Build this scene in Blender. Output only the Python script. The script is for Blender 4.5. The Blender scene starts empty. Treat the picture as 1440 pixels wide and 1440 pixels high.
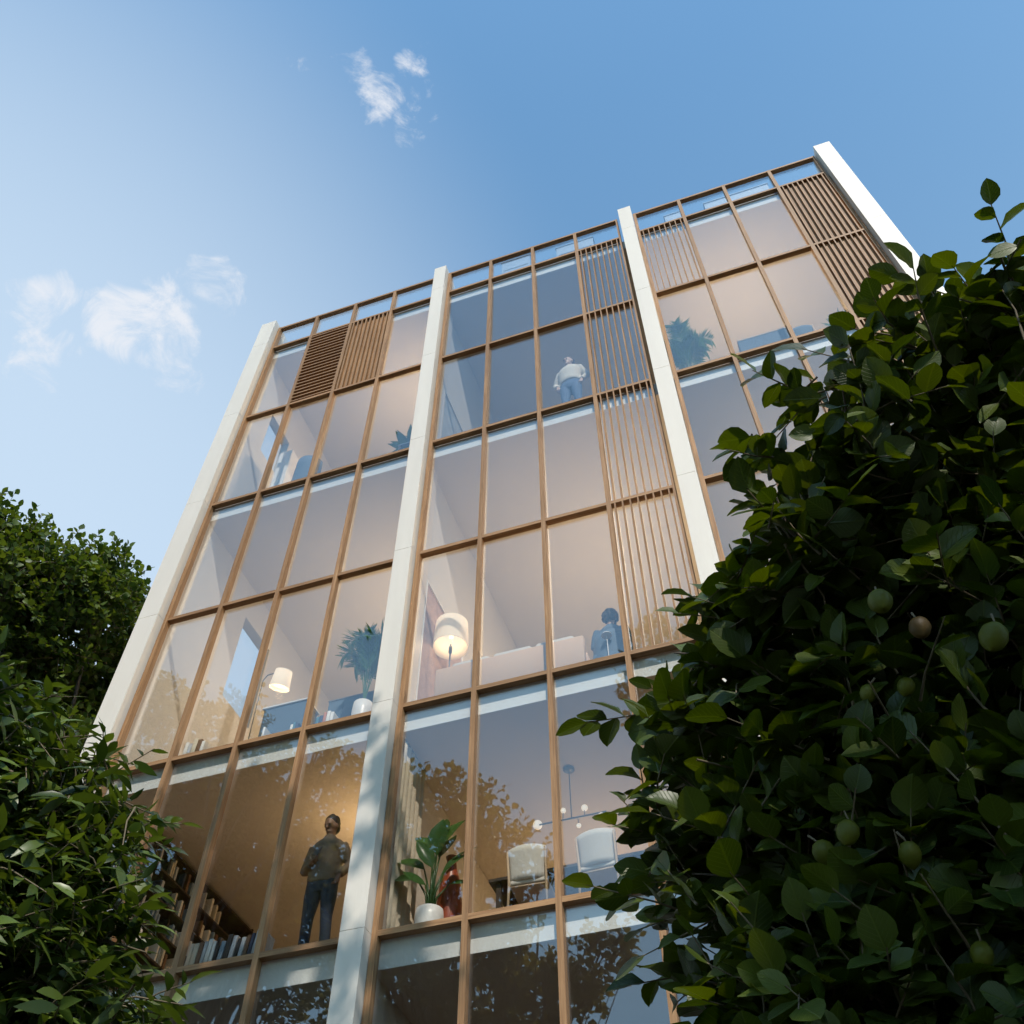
import bpy, math, random
import numpy as np
from mathutils import Vector, Matrix, Euler
random.seed(7); RNG = np.random.default_rng(7)
scn = bpy.context.scene
COL = scn.collection
PI = math.pi

# ------------------------------------------------------------------ camera
CR = np.array([[0.9469081088828349, 0.32150400258327877, -0.00045788084071987645],
               [-0.2533258675469363, 0.7452283283391536, -0.616814999389949],
               [-0.19796726538376305, 0.584183117664112, 0.787108027447766]])
CF = 1392.3
CC = np.array([8.8806, -8.82, 0.0])
cam = bpy.data.cameras.new('camera'); camo = bpy.data.objects.new('camera', cam); COL.objects.link(camo)
M = Matrix.Identity(4)
for i in range(3):
    M[i][0] = CR[0][i]; M[i][1] = -CR[1][i]; M[i][2] = -CR[2][i]; M[i][3] = CC[i]
camo.matrix_world = M
cam.sensor_width = 36.0; cam.sensor_fit = 'HORIZONTAL'; cam.lens = CF / 1440 * 36
cam.clip_start = 0.05; cam.clip_end = 3000
scn.camera = camo

def ray(x, y):
    d = CR.T @ np.array([(x - 720) / CF, (y - 720) / CF, 1.0]); return d / np.linalg.norm(d)
def at_dist(x, y, d): return CC + ray(x, y) * d
def at_y(x, y, Y):
    d = ray(x, y); return CC + d * ((Y - CC[1]) / d[1])

# ------------------------------------------------------------------ tags
def tag(o, label=None, cat=None, group=None, kind=None):
    if label: o['label'] = label
    if cat: o['category'] = cat
    if group: o['group'] = group
    if kind: o['kind'] = kind
    return o
def thing(name, label, cat, loc=(0, 0, 0), rz=0, group=None):
    o = bpy.data.objects.new(name, None); COL.objects.link(o)
    o.location = loc; o.rotation_euler = (0, 0, rz); o.empty_display_size = .1
    return tag(o, label, cat, group)
def copy_tree(o, parent=None):
    c = o.copy(); COL.objects.link(c)
    if parent: c.parent = parent
    for ch in list(o.children): copy_tree(ch, c)
    return c

# ------------------------------------------------------------------ materials
def srgb(r, g, b):
    f = lambda v: (v / 255 / 12.92) if v / 255 <= .04045 else ((v / 255 + .055) / 1.055) ** 2.4
    return (f(r), f(g), f(b), 1)
def nodes(name):
    m = bpy.data.materials.new(name); m.use_nodes = True
    nt = m.node_tree; nt.nodes.clear()
    return m, nt, nt.nodes.new, nt.links.new
def plain(name, col, rough=.6, var=.12, scale=6, bump=0, bscale=60, metal=0, spec=.5, stretch=(1, 1, 1)):
    m, nt, N, L = nodes(name)
    out = N('ShaderNodeOutputMaterial'); p = N('ShaderNodeBsdfPrincipled'); L(p.outputs[0], out.inputs[0])
    tc = N('ShaderNodeTexCoord'); mp = N('ShaderNodeMapping'); mp.inputs['Scale'].default_value = stretch
    L(tc.outputs['Object'], mp.inputs[0])
    nz = N('ShaderNodeTexNoise'); nz.inputs['Scale'].default_value = scale; nz.inputs['Detail'].default_value = 6
    L(mp.outputs[0], nz.inputs[0])
    cr = N('ShaderNodeMix'); cr.data_type = 'RGBA'
    a = [min(1, c * (1 - var)) for c in col[:3]] + [1]; b = [min(1, c * (1 + var)) for c in col[:3]] + [1]
    cr.inputs[6].default_value = a; cr.inputs[7].default_value = b
    L(nz.outputs[0], cr.inputs[0]); L(cr.outputs[2], p.inputs['Base Color'])
    p.inputs['Roughness'].default_value = rough; p.inputs['Metallic'].default_value = metal
    p.inputs['Specular IOR Level'].default_value = spec
    if bump:
        n2 = N('ShaderNodeTexNoise'); n2.inputs['Scale'].default_value = bscale; n2.inputs['Detail'].default_value = 4
        L(mp.outputs[0], n2.inputs[0])
        bp = N('ShaderNodeBump'); bp.inputs['Strength'].default_value = bump; bp.inputs['Distance'].default_value = .01
        L(n2.outputs[0], bp.inputs['Height']); L(bp.outputs[0], p.inputs['Normal'])
    return m
def wood(name, c0, c1, stretch, rough=.58):
    m, nt, N, L = nodes(name)
    out = N('ShaderNodeOutputMaterial'); p = N('ShaderNodeBsdfPrincipled'); L(p.outputs[0], out.inputs[0])
    tc = N('ShaderNodeTexCoord'); mp = N('ShaderNodeMapping'); mp.inputs['Scale'].default_value = stretch
    oi = N('ShaderNodeObjectInfo'); ad = N('ShaderNodeVectorMath'); ad.operation = 'ADD'
    L(tc.outputs['Object'], ad.inputs[0]); L(oi.outputs['Random'], ad.inputs[1]); L(ad.outputs[0], mp.inputs[0])
    nz = N('ShaderNodeTexNoise'); nz.inputs['Scale'].default_value = 3; nz.inputs['Detail'].default_value = 8
    nz.inputs['Roughness'].default_value = .65; nz.inputs['Distortion'].default_value = .4
    L(mp.outputs[0], nz.inputs[0])
    n3 = N('ShaderNodeTexNoise'); n3.inputs['Scale'].default_value = .9; n3.inputs['Detail'].default_value = 3
    L(tc.outputs['Object'], n3.inputs[0])
    mix = N('ShaderNodeMix'); mix.data_type = 'RGBA'
    mr = N('ShaderNodeMapRange'); mr.inputs[1].default_value = .32; mr.inputs[2].default_value = .68
    L(nz.outputs[0], mr.inputs[0]); L(mr.outputs[0], mix.inputs[0])
    mix.inputs[6].default_value = c0; mix.inputs[7].default_value = c1
    mu = N('ShaderNodeMix'); mu.data_type = 'RGBA'; mu.blend_type = 'MULTIPLY'; mu.inputs[0].default_value = .8
    cr = N('ShaderNodeMapRange'); cr.inputs[3].default_value = .7; cr.inputs[4].default_value = 1.25
    L(n3.outputs[0], cr.inputs[0]); orr = N('ShaderNodeMapRange'); orr.inputs[3].default_value = .82; orr.inputs[4].default_value = 1.12; L(oi.outputs['Random'], orr.inputs[0])
    om_ = N('ShaderNodeMath'); om_.operation = 'MULTIPLY'; L(cr.outputs[0], om_.inputs[0]); L(orr.outputs[0], om_.inputs[1])
    L(mix.outputs[2], mu.inputs[6]); L(om_.outputs[0], mu.inputs[7])
    L(mu.outputs[2], p.inputs['Base Color']); p.inputs['Roughness'].default_value = rough; p.inputs['Specular IOR Level'].default_value = .3
    bp = N('ShaderNodeBump'); bp.inputs['Strength'].default_value = .25; bp.inputs['Distance'].default_value = .004
    L(nz.outputs[0], bp.inputs['Height']); L(bp.outputs[0], p.inputs['Normal'])
    return m
def emit(name, col, s, base=None):
    m, nt, N, L = nodes(name)
    out = N('ShaderNodeOutputMaterial'); p = N('ShaderNodeBsdfPrincipled'); L(p.outputs[0], out.inputs[0])
    p.inputs['Base Color'].default_value = base or (.66, .56, .43, 1); p.inputs['Roughness'].default_value = .8
    p.inputs['Emission Color'].default_value = col; p.inputs['Emission Strength'].default_value = s
    return m
def leafmat(name, c0, c1, trans, rough=.42, veins=False, spec=.35):
    m, nt, N, L = nodes(name)
    out = N('ShaderNodeOutputMaterial'); p = N('ShaderNodeBsdfPrincipled'); t = N('ShaderNodeBsdfTranslucent'); mx = N('ShaderNodeMixShader')
    at = N('ShaderNodeAttribute'); at.attribute_name = 'tint'
    mix = N('ShaderNodeMix'); mix.data_type = 'RGBA'; mix.inputs[6].default_value = c0; mix.inputs[7].default_value = c1
    L(at.outputs['Fac'], mix.inputs[0]); col = mix.outputs[2]
    if veins:
        uv = N('ShaderNodeUVMap'); sp = N('ShaderNodeSeparateXYZ'); L(uv.outputs[0], sp.inputs[0])
        # |u-.5| : distance to the midrib ; side veins run obliquely
        s1 = N('ShaderNodeMath'); s1.operation = 'SUBTRACT'; s1.inputs[1].default_value = .5; L(sp.outputs[0], s1.inputs[0])
        ab = N('ShaderNodeMath'); ab.operation = 'ABSOLUTE'; L(s1.outputs[0], ab.inputs[0])
        rib = N('ShaderNodeMapRange'); rib.inputs[1].default_value = .012; rib.inputs[2].default_value = .035; rib.inputs[3].default_value = 1; rib.inputs[4].default_value = 0
        L(ab.outputs[0], rib.inputs[0])
        m1 = N('ShaderNodeMath'); m1.operation = 'MULTIPLY_ADD'; m1.inputs[1].default_value = -.9; L(ab.outputs[0], m1.inputs[0]); L(sp.outputs[1], m1.inputs[2])
        m2 = N('ShaderNodeMath'); m2.operation = 'MULTIPLY'; m2.inputs[1].default_value = 46; L(m1.outputs[0], m2.inputs[0])
        sn = N('ShaderNodeMath'); sn.operation = 'SINE'; L(m2.outputs[0], sn.inputs[0])
        sv = N('ShaderNodeMapRange'); sv.inputs[1].default_value = .86; sv.inputs[2].default_value = 1; sv.inputs[4].default_value = .55; L(sn.outputs[0], sv.inputs[0])
        mxx = N('ShaderNodeMath'); mxx.operation = 'MAXIMUM'; L(rib.outputs[0], mxx.inputs[0]); L(sv.outputs[0], mxx.inputs[1])
        lite = N('ShaderNodeMix'); lite.data_type = 'RGBA'; lite.inputs[7].default_value = [min(1, c * 2.0 + .01) for c in c1[:3]] + [1]
        fm = N('ShaderNodeMath'); fm.operation = 'MULTIPLY'; fm.inputs[1].default_value = .16; L(mxx.outputs[0], fm.inputs[0])
        L(fm.outputs[0], lite.inputs[0]); L(col, lite.inputs[6]); col = lite.outputs[2]
        bp = N('ShaderNodeBump'); bp.inputs['Strength'].default_value = .6; bp.inputs['Distance'].default_value = .002; bp.invert = True
        L(mxx.outputs[0], bp.inputs['Height']); L(bp.outputs[0], p.inputs['Normal'])
    L(col, p.inputs['Base Color']); p.inputs['Roughness'].default_value = rough; p.inputs['Specular IOR Level'].default_value = spec
    hs = N('ShaderNodeHueSaturation'); hs.inputs['Hue'].default_value = .485; hs.inputs['Saturation'].default_value = 1.15; hs.inputs['Value'].default_value = 1.5
    L(col, hs.inputs['Color']); L(hs.outputs[0], t.inputs[0])
    mx.inputs[0].default_value = trans; L(p.outputs[0], mx.inputs[1]); L(t.outputs[0], mx.inputs[2]); L(mx.outputs[0], out.inputs[0])
    return m
def glassmat(name, f0, tint=(1, 1, 1, 1), wav=.0):
    m, nt, N, L = nodes(name)
    out = N('ShaderNodeOutputMaterial'); tr = N('ShaderNodeBsdfTransparent'); gl = N('ShaderNodeBsdfGlossy'); mx = N('ShaderNodeMixShader')
    tr.inputs[0].default_value = tint; gl.inputs['Roughness'].default_value = 0; gl.inputs[0].default_value = (1, 1, 1, 1)
    ge = N('ShaderNodeNewGeometry'); d = N('ShaderNodeVectorMath'); d.operation = 'DOT_PRODUCT'
    L(ge.outputs['Normal'], d.inputs[0]); L(ge.outputs['Incoming'], d.inputs[1])
    ab = N('ShaderNodeMath'); ab.operation = 'ABSOLUTE'; L(d.outputs['Value'], ab.inputs[0])
    om = N('ShaderNodeMath'); om.operation = 'SUBTRACT'; om.inputs[0].default_value = 1; L(ab.outputs[0], om.inputs[1])
    pw = N('ShaderNodeMath'); pw.operation = 'POWER'; pw.inputs[1].default_value = 4.5; L(om.outputs[0], pw.inputs[0])
    ma = N('ShaderNodeMath'); ma.operation = 'MULTIPLY_ADD'; ma.inputs[1].default_value = 1 - f0; ma.inputs[2].default_value = f0; L(pw.outputs[0], ma.inputs[0])
    if wav:
        tc = N('ShaderNodeTexCoord'); nz = N('ShaderNodeTexNoise'); nz.inputs['Scale'].default_value = .55; nz.inputs['Detail'].default_value = 1.5
        L(tc.outputs['Object'], nz.inputs[0])
        bp = N('ShaderNodeBump'); bp.inputs['Strength'].default_value = wav; bp.inputs['Distance'].default_value = .02
        L(nz.outputs[0], bp.inputs['Height']); L(bp.outputs[0], gl.inputs['Normal'])
    L(ma.outputs[0], mx.inputs[0]); L(tr.outputs[0], mx.inputs[1]); L(gl.outputs[0], mx.inputs[2]); L(mx.outputs[0], out.inputs[0])
    return m

OAK0, OAK1 = (.205, .103, .043, 1), (.39, .219, .105, 1)
W_V = wood('oak_vertical', OAK0, OAK1, (14, 14, .55))
W_H = wood('oak_horizontal', OAK0, OAK1, (.55, 14, 14))
CONC = plain('white_concrete', (.64, .585, .515), .5, .09, 4, .12, 45, stretch=(1, 1, .14))
WALL = plain('plaster', (.60, .58, .55), .75, .03, 2)
CEIL = plain('ceiling_paint', (.60, .57, .53), .8, .02, 1)
SLABM = plain('slab_edge_paint', (.72, .73, .72), .55, .05, 3, .1, 30)
FLOORM = wood('floor_boards', (.12, .075, .045, 1), (.20, .13, .08, 1), (.8, 6, 6), .5)
ROOFM = plain('roof_membrane', (.3, .3, .31), .8)
DARKM = plain('dark_metal', (.05, .052, .055), .4, .1)
PANE = glassmat('pane_glass', .112, (.97, .965, .95, 1), .02)
CLEAR = glassmat('clear_glass', .04)

# ------------------------------------------------------------------ mesh builder
class MB:
    def __init__(s): s.v = []; s.f = []; s.sm = []
    def add(s, vs, fs, smooth=False):
        o = len(s.v); s.v += [tuple(map(float, p)) for p in vs]; s.f += [[i + o for i in f] for f in fs]; s.sm += [smooth] * len(fs); return s
    def box(s, x0, x1, y0, y1, z0, z1, mat=None, b=0):
        if b:
            return s.rbox(x0, x1, y0, y1, z0, z1, b, mat)
        vs = [(x, y, z) for z in (z0, z1) for y in (y0, y1) for x in (x0, x1)]
        if mat is not None: vs = [tuple(mat @ Vector(p)) for p in vs]
        return s.add(vs, [(0, 2, 3, 1), (4, 5, 7, 6), (0, 1, 5, 4), (2, 6, 7, 3), (0, 4, 6, 2), (1, 3, 7, 5)])
    def rbox(s, x0, x1, y0, y1, z0, z1, b, mat=None, seg=3):
        # rounded box: a cube-sphere whose corners are pushed out to the box
        cx, cy, cz = (x0 + x1) / 2, (y0 + y1) / 2, (z0 + z1) / 2
        hx, hy, hz = [max(.0005, (d) / 2 - b) for d in (x1 - x0, y1 - y0, z1 - z0)]
        n = seg + 1; idx = {}; vs = []; fs = []
        def vid(p):
            k = tuple(round(c, 4) for c in p)
            if k not in idx:
                q = Vector(p); 
                core = Vector([max(-1, min(1, 0)) for _ in p])
                d = Vector(p).normalized()
                sg = [(1 if c > 0 else -1) if abs(c) > 1e-6 else 0 for c in p]
                w = Vector((cx + (hx * sg[0]) + b * d[0], cy + (hy * sg[1]) + b * d[1], cz + (hz * sg[2]) + b * d[2]))
                if mat is not None: w = mat @ w
                idx[k] = len(vs); vs.append(tuple(w))
            return idx[k]
        m = 2 * (seg // 2 + 1) - 1
        g = [math.tan(PI / 4 * (-1 + 2 * i / m)) for i in range(m + 1)]
        for ax in range(3):
            for sg in (-1, 1):
                for i in range(m):
                    for j in range(m):
                        q = []
                        for (a, c) in ((g[i], g[j]), (g[i + 1], g[j]), (g[i + 1], g[j + 1]), (g[i], g[j + 1])):
                            p = [0, 0, 0]; p[ax] = sg; p[(ax + 1) % 3] = a; p[(ax + 2) % 3] = c; q.append(vid(p))
                        fs.append(q if sg > 0 else q[::-1])
        return s.add(vs, fs, True)
    def tube(s, pts, rad, n=8, caps=True, smooth=True, flat=None):
        pts = [Vector(p) for p in pts]
        if not hasattr(rad, '__len__'): rad = [rad] * len(pts)
        vs = []; fs = []; up = None
        for i, p in enumerate(pts):
            d = (pts[min(i + 1, len(pts) - 1)] - pts[max(i - 1, 0)])
            if d.length < 1e-9: d = Vector((0, 0, 1))
            d.normalize()
            if up is None:
                up = Vector((1, 0, 0)) if abs(d.x) < .8 else Vector((0, 1, 0))
            a = (up - d * up.dot(d)).normalized(); up = a; b = d.cross(a)
            r = rad[i]; ra, rb = (r if hasattr(r, '__len__') else (r, r))
            for k in range(n):
                t = 2 * PI * k / n; vs.append(p + a * (ra * math.cos(t)) + b * (rb * math.sin(t)))
        for i in range(len(pts) - 1):
            for k in range(n):
                fs.append((i * n + k, i * n + (k + 1) % n, (i + 1) * n + (k + 1) % n, (i + 1) * n + k))
        if caps:
            fs.append(tuple(range(n))[::-1]); fs.append(tuple((len(pts) - 1) * n + k for k in range(n)))
        return s.add(vs, fs, smooth)
    def lathe(s, prof, c=(0, 0, 0), n=24, mat=None, smooth=True):
        vs = []; fs = []
        for (r, z) in prof:
            for k in range(n):
                t = 2 * PI * k / n; p = Vector((c[0] + r * math.cos(t), c[1] + r * math.sin(t), c[2] + z))
                vs.append(mat @ p if mat is not None else p)
        for i in range(len(prof) - 1):
            for k in range(n):
                fs.append((i * n + k, i * n + (k + 1) % n, (i + 1) * n + (k + 1) % n, (i + 1) * n + k))
        return s.add(vs, fs, smooth)
    def ball(s, c, r, n=12, m=8):
        r = r if hasattr(r, '__len__') else (r, r, r)
        vs = [(c[0], c[1], c[2] + r[2])]; fs = []
        for i in range(1, m):
            a = PI * i / m
            for k in range(n):
                t = 2 * PI * k / n; vs.append((c[0] + r[0] * math.sin(a) * math.cos(t), c[1] + r[1] * math.sin(a) * math.sin(t), c[2] + r[2] * math.cos(a)))
        vs.append((c[0], c[1], c[2] - r[2])); L = len(vs) - 1
        for k in range(n): fs.append((0, 1 + k, 1 + (k + 1) % n)); fs.append((L, L - n + (k + 1) % n, L - n + k))
        for i in range(m - 2):
            for k in range(n): fs.append((1 + i * n + k, 1 + (i + 1) * n + k, 1 + (i + 1) * n + (k + 1) % n, 1 + i * n + (k + 1) % n))
        return s.add(vs, fs, True)
    def sheet(s, rows, smooth=True, thick=0, nrm=None):
        # rows: list of lists of points -> grid surface, optionally thickened along nrm
        n = len(rows[0]); base = [tuple(p) for r in rows for p in r]
        fs = [(i * n + j, i * n + j + 1, (i + 1) * n + j + 1, (i + 1) * n + j) for i in range(len(rows) - 1) for j in range(n - 1)]
        if not thick: return s.add(base, fs, smooth)
        nv = Vector(nrm) * thick; N = len(base); vs = base + [tuple(Vector(p) + nv) for p in base]
        f2 = fs + [tuple(i + N for i in f[::-1]) for f in fs]
        R = len(rows)
        edge = [(0 * n + j, 0 * n + j + 1) for j in range(n - 1)] + [((i) * n + n - 1, (i + 1) * n + n - 1) for i in range(R - 1)] + \
               [((R - 1) * n + j + 1, (R - 1) * n + j) for j in range(n - 2, -1, -1)] + [((i + 1) * n, i * n) for i in range(R - 2, -1, -1)]
        f2 += [(b, a, a + N, b + N) for a, b in edge]
        return s.add(vs, f2, smooth)
    def build(s, name, mat, parent=None, loc=None):
        me = bpy.data.meshes.new(name); me.from_pydata(s.v, [], s.f)
        me.polygons.foreach_set('use_smooth', s.sm); me.update()
        o = bpy.data.objects.new(name, me); COL.objects.link(o); me.materials.append(mat)
        if parent: o.parent = parent
        if loc is not None: o.location = loc
        return o
def fuse(mb, voxel, smooth=True, sub=0):
    """voxel-fuse overlapping closed shapes into one continuous mesh; returns a new MB"""
    me = bpy.data.meshes.new('tmp'); me.from_pydata(mb.v, [], mb.f); o = bpy.data.objects.new('tmp', me); COL.objects.link(o)
    m = o.modifiers.new('r', 'REMESH'); m.mode = 'VOXEL'; m.voxel_size = voxel; m.adaptivity = 0
    sm = o.modifiers.new('s', 'SMOOTH'); sm.factor = .5; sm.iterations = 5
    dg = bpy.context.evaluated_depsgraph_get(); dg.update()
    ev = o.evaluated_get(dg); e = bpy.data.meshes.new_from_object(ev)
    r = MB(); r.add([tuple(v.co) for v in e.vertices], [tuple(p.vertices) for p in e.polygons], True)
    bpy.data.objects.remove(o); bpy.data.meshes.remove(me); bpy.data.meshes.remove(e)
    return r

# ------------------------------------------------------------------ sun, sky
SUN_EL, SUN_AZ = 46.0, 25.0          # azimuth: degrees to the right of straight behind the viewer
sd = Vector((math.sin(math.radians(SUN_AZ)) * math.cos(math.radians(SUN_EL)), -math.cos(math.radians(SUN_AZ)) * math.cos(math.radians(SUN_EL)), math.sin(math.radians(SUN_EL))))
sl = bpy.data.lights.new('sun', 'SUN'); sl.energy = 4.3; sl.angle = math.radians(.53); sl.color = (1, .93, .83)
so = bpy.data.objects.new('sun', sl); COL.objects.link(so); so.rotation_euler = sd.to_track_quat('Z', 'Y').to_euler(); so.location = (20, -40, 50)
w = bpy.data.worlds.new('World'); scn.world = w; w.use_nodes = True
nt = w.node_tree; nt.nodes.clear(); N = nt.nodes.new; L = nt.links.new
wo = N('ShaderNodeOutputWorld'); bg = N('ShaderNodeBackground'); L(bg.outputs[0], wo.inputs[0])
sky = N('ShaderNodeTexSky'); sky.sky_type = 'NISHITA'; sky.sun_disc = False
sky.sun_elevation = math.radians(SUN_EL); sky.sun_rotation = math.atan2(sd.x, sd.y)
sky.air_density = 1.15; sky.dust_density = .15; sky.ozone_density = 1.2; sky.altitude = 0
bg.inputs[1].default_value = .15
tc = N('ShaderNodeTexCoord'); DIR = tc.outputs['Generated']
# real cloud puffs, each a soft patch of sky at its own bearing, broken up by noise
nz = N('ShaderNodeTexNoise'); nz.inputs['Scale'].default_value = 17; nz.inputs['Detail'].default_value = 9; nz.inputs['Roughness'].default_value = .66; nz.inputs['Distortion'].default_value = .7
L(DIR, nz.inputs[0])
wz = N('ShaderNodeTexNoise'); wz.inputs['Scale'].default_value = 9; wz.inputs['Detail'].default_value = 5; L(DIR, wz.inputs[0])
ws = N('ShaderNodeVectorMath'); ws.operation = 'SUBTRACT'; ws.inputs[1].default_value = (.5, .5, .5); L(wz.outputs['Color'], ws.inputs[0])
wm = N('ShaderNodeVectorMath'); wm.operation = 'SCALE'; wm.inputs['Scale'].default_value = .12; L(ws.outputs[0], wm.inputs[0])
wa = N('ShaderNodeVectorMath'); wa.operation = 'ADD'; L(DIR, wa.inputs[0]); L(wm.outputs[0], wa.inputs[1])
wn = N('ShaderNodeVectorMath'); wn.operation = 'NORMALIZE'; L(wa.outputs[0], wn.inputs[0])
PUFFS = [(195, 462, 75, 1.0), (235, 490, 55, .9), (290, 408, 50, .85), (320, 450, 22, .6), (290, 485, 18, .5), (150, 440, 45, .7), (62, 440, 55, .8), (20, 430, 40, .6), (70, 525, 55, .8), (20, 530, 45, .6), (70, 578, 18, .5),
         (522, 128, 40, .78), (500, 97, 30, .7), (582, 84, 40, .78), (604, 62, 28, .72), (560, 178, 34, .68), (588, 140, 34, .62), (448, 95, 24, .5), (520, 45, 22, .35)]
acc = None
for (px, py, pr, a) in PUFFS:
    d = ray(px, py); r = pr / CF
    dt = N('ShaderNodeVectorMath'); dt.operation = 'DOT_PRODUCT'; L(wn.outputs[0], dt.inputs[0]); dt.inputs[1].default_value = d
    mr = N('ShaderNodeMapRange'); mr.interpolation_type = 'SMOOTHSTEP'
    mr.inputs[1].default_value = math.cos(r * 1.25); mr.inputs[2].default_value = math.cos(r * .15); mr.inputs[3].default_value = 0; mr.inputs[4].default_value = a
    L(dt.outputs['Value'], mr.inputs[0])
    if acc is None: acc = mr.outputs[0]
    else:
        mx = N('ShaderNodeMath'); mx.operation = 'MAXIMUM'; L(acc, mx.inputs[0]); L(mr.outputs[0], mx.inputs[1]); acc = mx.outputs[0]
# wide thin veil of high cloud low in the left of the sky
vd = N('ShaderNodeVectorMath'); vd.operation = 'DOT_PRODUCT'; L(DIR, vd.inputs[0]); vd.inputs[1].default_value = ray(-250, 900)
vm = N('ShaderNodeMapRange'); vm.interpolation_type = 'SMOOTHSTEP'; vm.inputs[1].default_value = .71; vm.inputs[2].default_value = 1.0; vm.inputs[4].default_value = .85
L(vd.outputs['Value'], vm.inputs[0])
st = N('ShaderNodeMix'); st.data_type = 'RGBA'; st.blend_type = 'MULTIPLY'; st.inputs[0].default_value = 1; L(sky.outputs[0], st.inputs[6]); st.inputs[7].default_value = (1.26, 1.66, 1.64, 1)
nz2 = N('ShaderNodeMapRange'); nz2.inputs[1].default_value = .36; nz2.inputs[2].default_value = .66; nz2.clamp = False; L(nz.outputs[0], nz2.inputs[0])
tm = N('ShaderNodeMath'); tm.operation = 'SUBTRACT'; tm.inputs[0].default_value = 1.3; L(nz2.outputs[0], tm.inputs[1])
sb = N('ShaderNodeMath'); sb.operation = 'MULTIPLY_ADD'; sb.inputs[1].default_value = 1.48; L(acc, sb.inputs[0])
ng = N('ShaderNodeMath'); ng.operation = 'MULTIPLY'; ng.inputs[1].default_value = -1.0; L(tm.outputs[0], ng.inputs[0]); L(ng.outputs[0], sb.inputs[2])
cm = N('ShaderNodeMapRange'); cm.interpolation_type = 'SMOOTHSTEP'; cm.inputs[1].default_value = 0; cm.inputs[2].default_value = .9; cm.inputs[4].default_value = .9
L(sb.outputs[0], cm.inputs[0])
hzs = N('ShaderNodeSeparateXYZ'); L(DIR, hzs.inputs[0])
hzm = N('ShaderNodeMapRange'); hzm.inputs[1].default_value = .96; hzm.inputs[2].default_value = .45; hzm.inputs[3].default_value = 0; hzm.inputs[4].default_value = .55; L(hzs.outputs['Z'], hzm.inputs[0])
v0 = N('ShaderNodeMix'); v0.data_type = 'RGBA'; L(hzm.outputs[0], v0.inputs[0]); L(st.outputs[2], v0.inputs[6]); v0.inputs[7].default_value = (3.0, 4.3, 5.5, 1)
v1 = N('ShaderNodeMix'); v1.data_type = 'RGBA'; L(vm.outputs[0], v1.inputs[0]); L(v0.outputs[2], v1.inputs[6]); v1.inputs[7].default_value = (4.3, 5.3, 6.4, 1)
v2 = N('ShaderNodeMix'); v2.data_type = 'RGBA'; L(cm.outputs[0], v2.inputs[0]); L(v1.outputs[2], v2.inputs[6]); v2.inputs[7].default_value = (5.6, 5.8, 6.2, 1)
L(v2.outputs[2], bg.inputs[0])
scn.view_settings.view_transform = 'Standard'; scn.view_settings.look = 'None'; scn.view_settings.exposure = 0; scn.view_settings.gamma = 1
try: scn.view_settings.use_curve_mapping = False
except Exception: pass
cy = scn.cycles
cy.use_adaptive_sampling = True; cy.adaptive_threshold = .03
cy.max_bounces = 8; cy.diffuse_bounces = 3; cy.glossy_bounces = 4; cy.transparent_max_bounces = 24; cy.transmission_bounces = 6
cy.caustics_reflective = False; cy.caustics_refractive = False; cy.sample_clamp_indirect = 6
try: cy.use_denoising = True
except Exception: pass

# ------------------------------------------------------------------ ground
GZ = -1.6
g = MB().box(-400, 400, -400, 400, GZ - .5, GZ).build('ground', plain('paving', (.075, .075, .068), .85, .15, 1.2, .2, 30)); tag(g, kind='structure')

# ------------------------------------------------------------------ the building
T = [21.47, 20.50, 17.51, 14.51, 11.49, 8.475, 5.40, 2.38]
AX = [0.0, 1.0, 2.0, 3.0, 4.0]; BX = [4.38, 5.38, 6.38, 7.38, 8.355]; CX = [8.77, 9.77, 10.77, 11.77, 12.735]
BAYS = [AX, BX, CX]
MW = .034                       # half width of a mullion
B = thing('apartment_building', 'six storey glass fronted building with oak window grid and white concrete piers', 'building', (0, 0, GZ))
def part(mb, name, mat, parent=B):
    o = mb.build(name, mat); o.parent = parent
    if parent is B: o.location = (0, 0, -GZ)      # children keep world coordinates
    return o
# piers: stacked precast lengths with fine open joints
for (x0, x1) in ((-.425, -.045), (4.055, 4.335), (8.44, 8.725), (12.79, 13.13)):
    p = MB(); zs = [GZ] + T[::-1][:-1] + [21.62]
    for i in range(len(zs) - 1):
        p.box(x0, x1, -.155, .5, zs[i] + (.003 if i else 0), zs[i + 1] - (.003 if i < len(zs) - 2 else 0))
    p.box(x0 + .012, x1 - .012, -.143, .49, GZ, 21.6)
    part(p, 'pier', CONC)
# mullions and transoms
def mullion_hw(bay, i): return .022 if (i == 4 and bay) else MW
for bi, xs in enumerate(BAYS):
    for i, x in enumerate(xs):
        hw = mullion_hw(bi, i)
        part(MB().box(x - hw, x + hw, 0, .1, GZ, T[0] + .033), 'mullion', W_V)
    for ti, z in enumerate(T):
        m = MB()
        for i in range(4):
            m.box(xs[i] + mullion_hw(bi, i), xs[i + 1] - mullion_hw(bi, i + 1), 0.003, .103, z - .032, z + .032)
        part(m, 'transom', W_H)
# glass panes
GY0, GY1 = .076, .092
for bi, xs in enumerate(BAYS):
    for ti in range(8):
        zt = T[ti] - .032; zb = (T[ti + 1] + .032) if ti < 7 else GZ + .05
        for i in range(4):
            px0, px1 = xs[i] + mullion_hw(bi, i) - .012, xs[i + 1] - mullion_hw(bi, i + 1) + .012
            pc_ = Vector(((px0 + px1) / 2, (GY0 + GY1) / 2, (zb + zt) / 2))      # every pane sits a hair out of true
            tl = Matrix.Translation(pc_) @ Euler((math.radians(random.uniform(-.11, .11)), 0, math.radians(random.uniform(-.22, .22)))).to_matrix().to_4x4() @ Matrix.Translation(-pc_)
            part(MB().box(px0, px1, GY0, GY1, zb - .012, zt + .012, tl), 'window', PANE)
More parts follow.
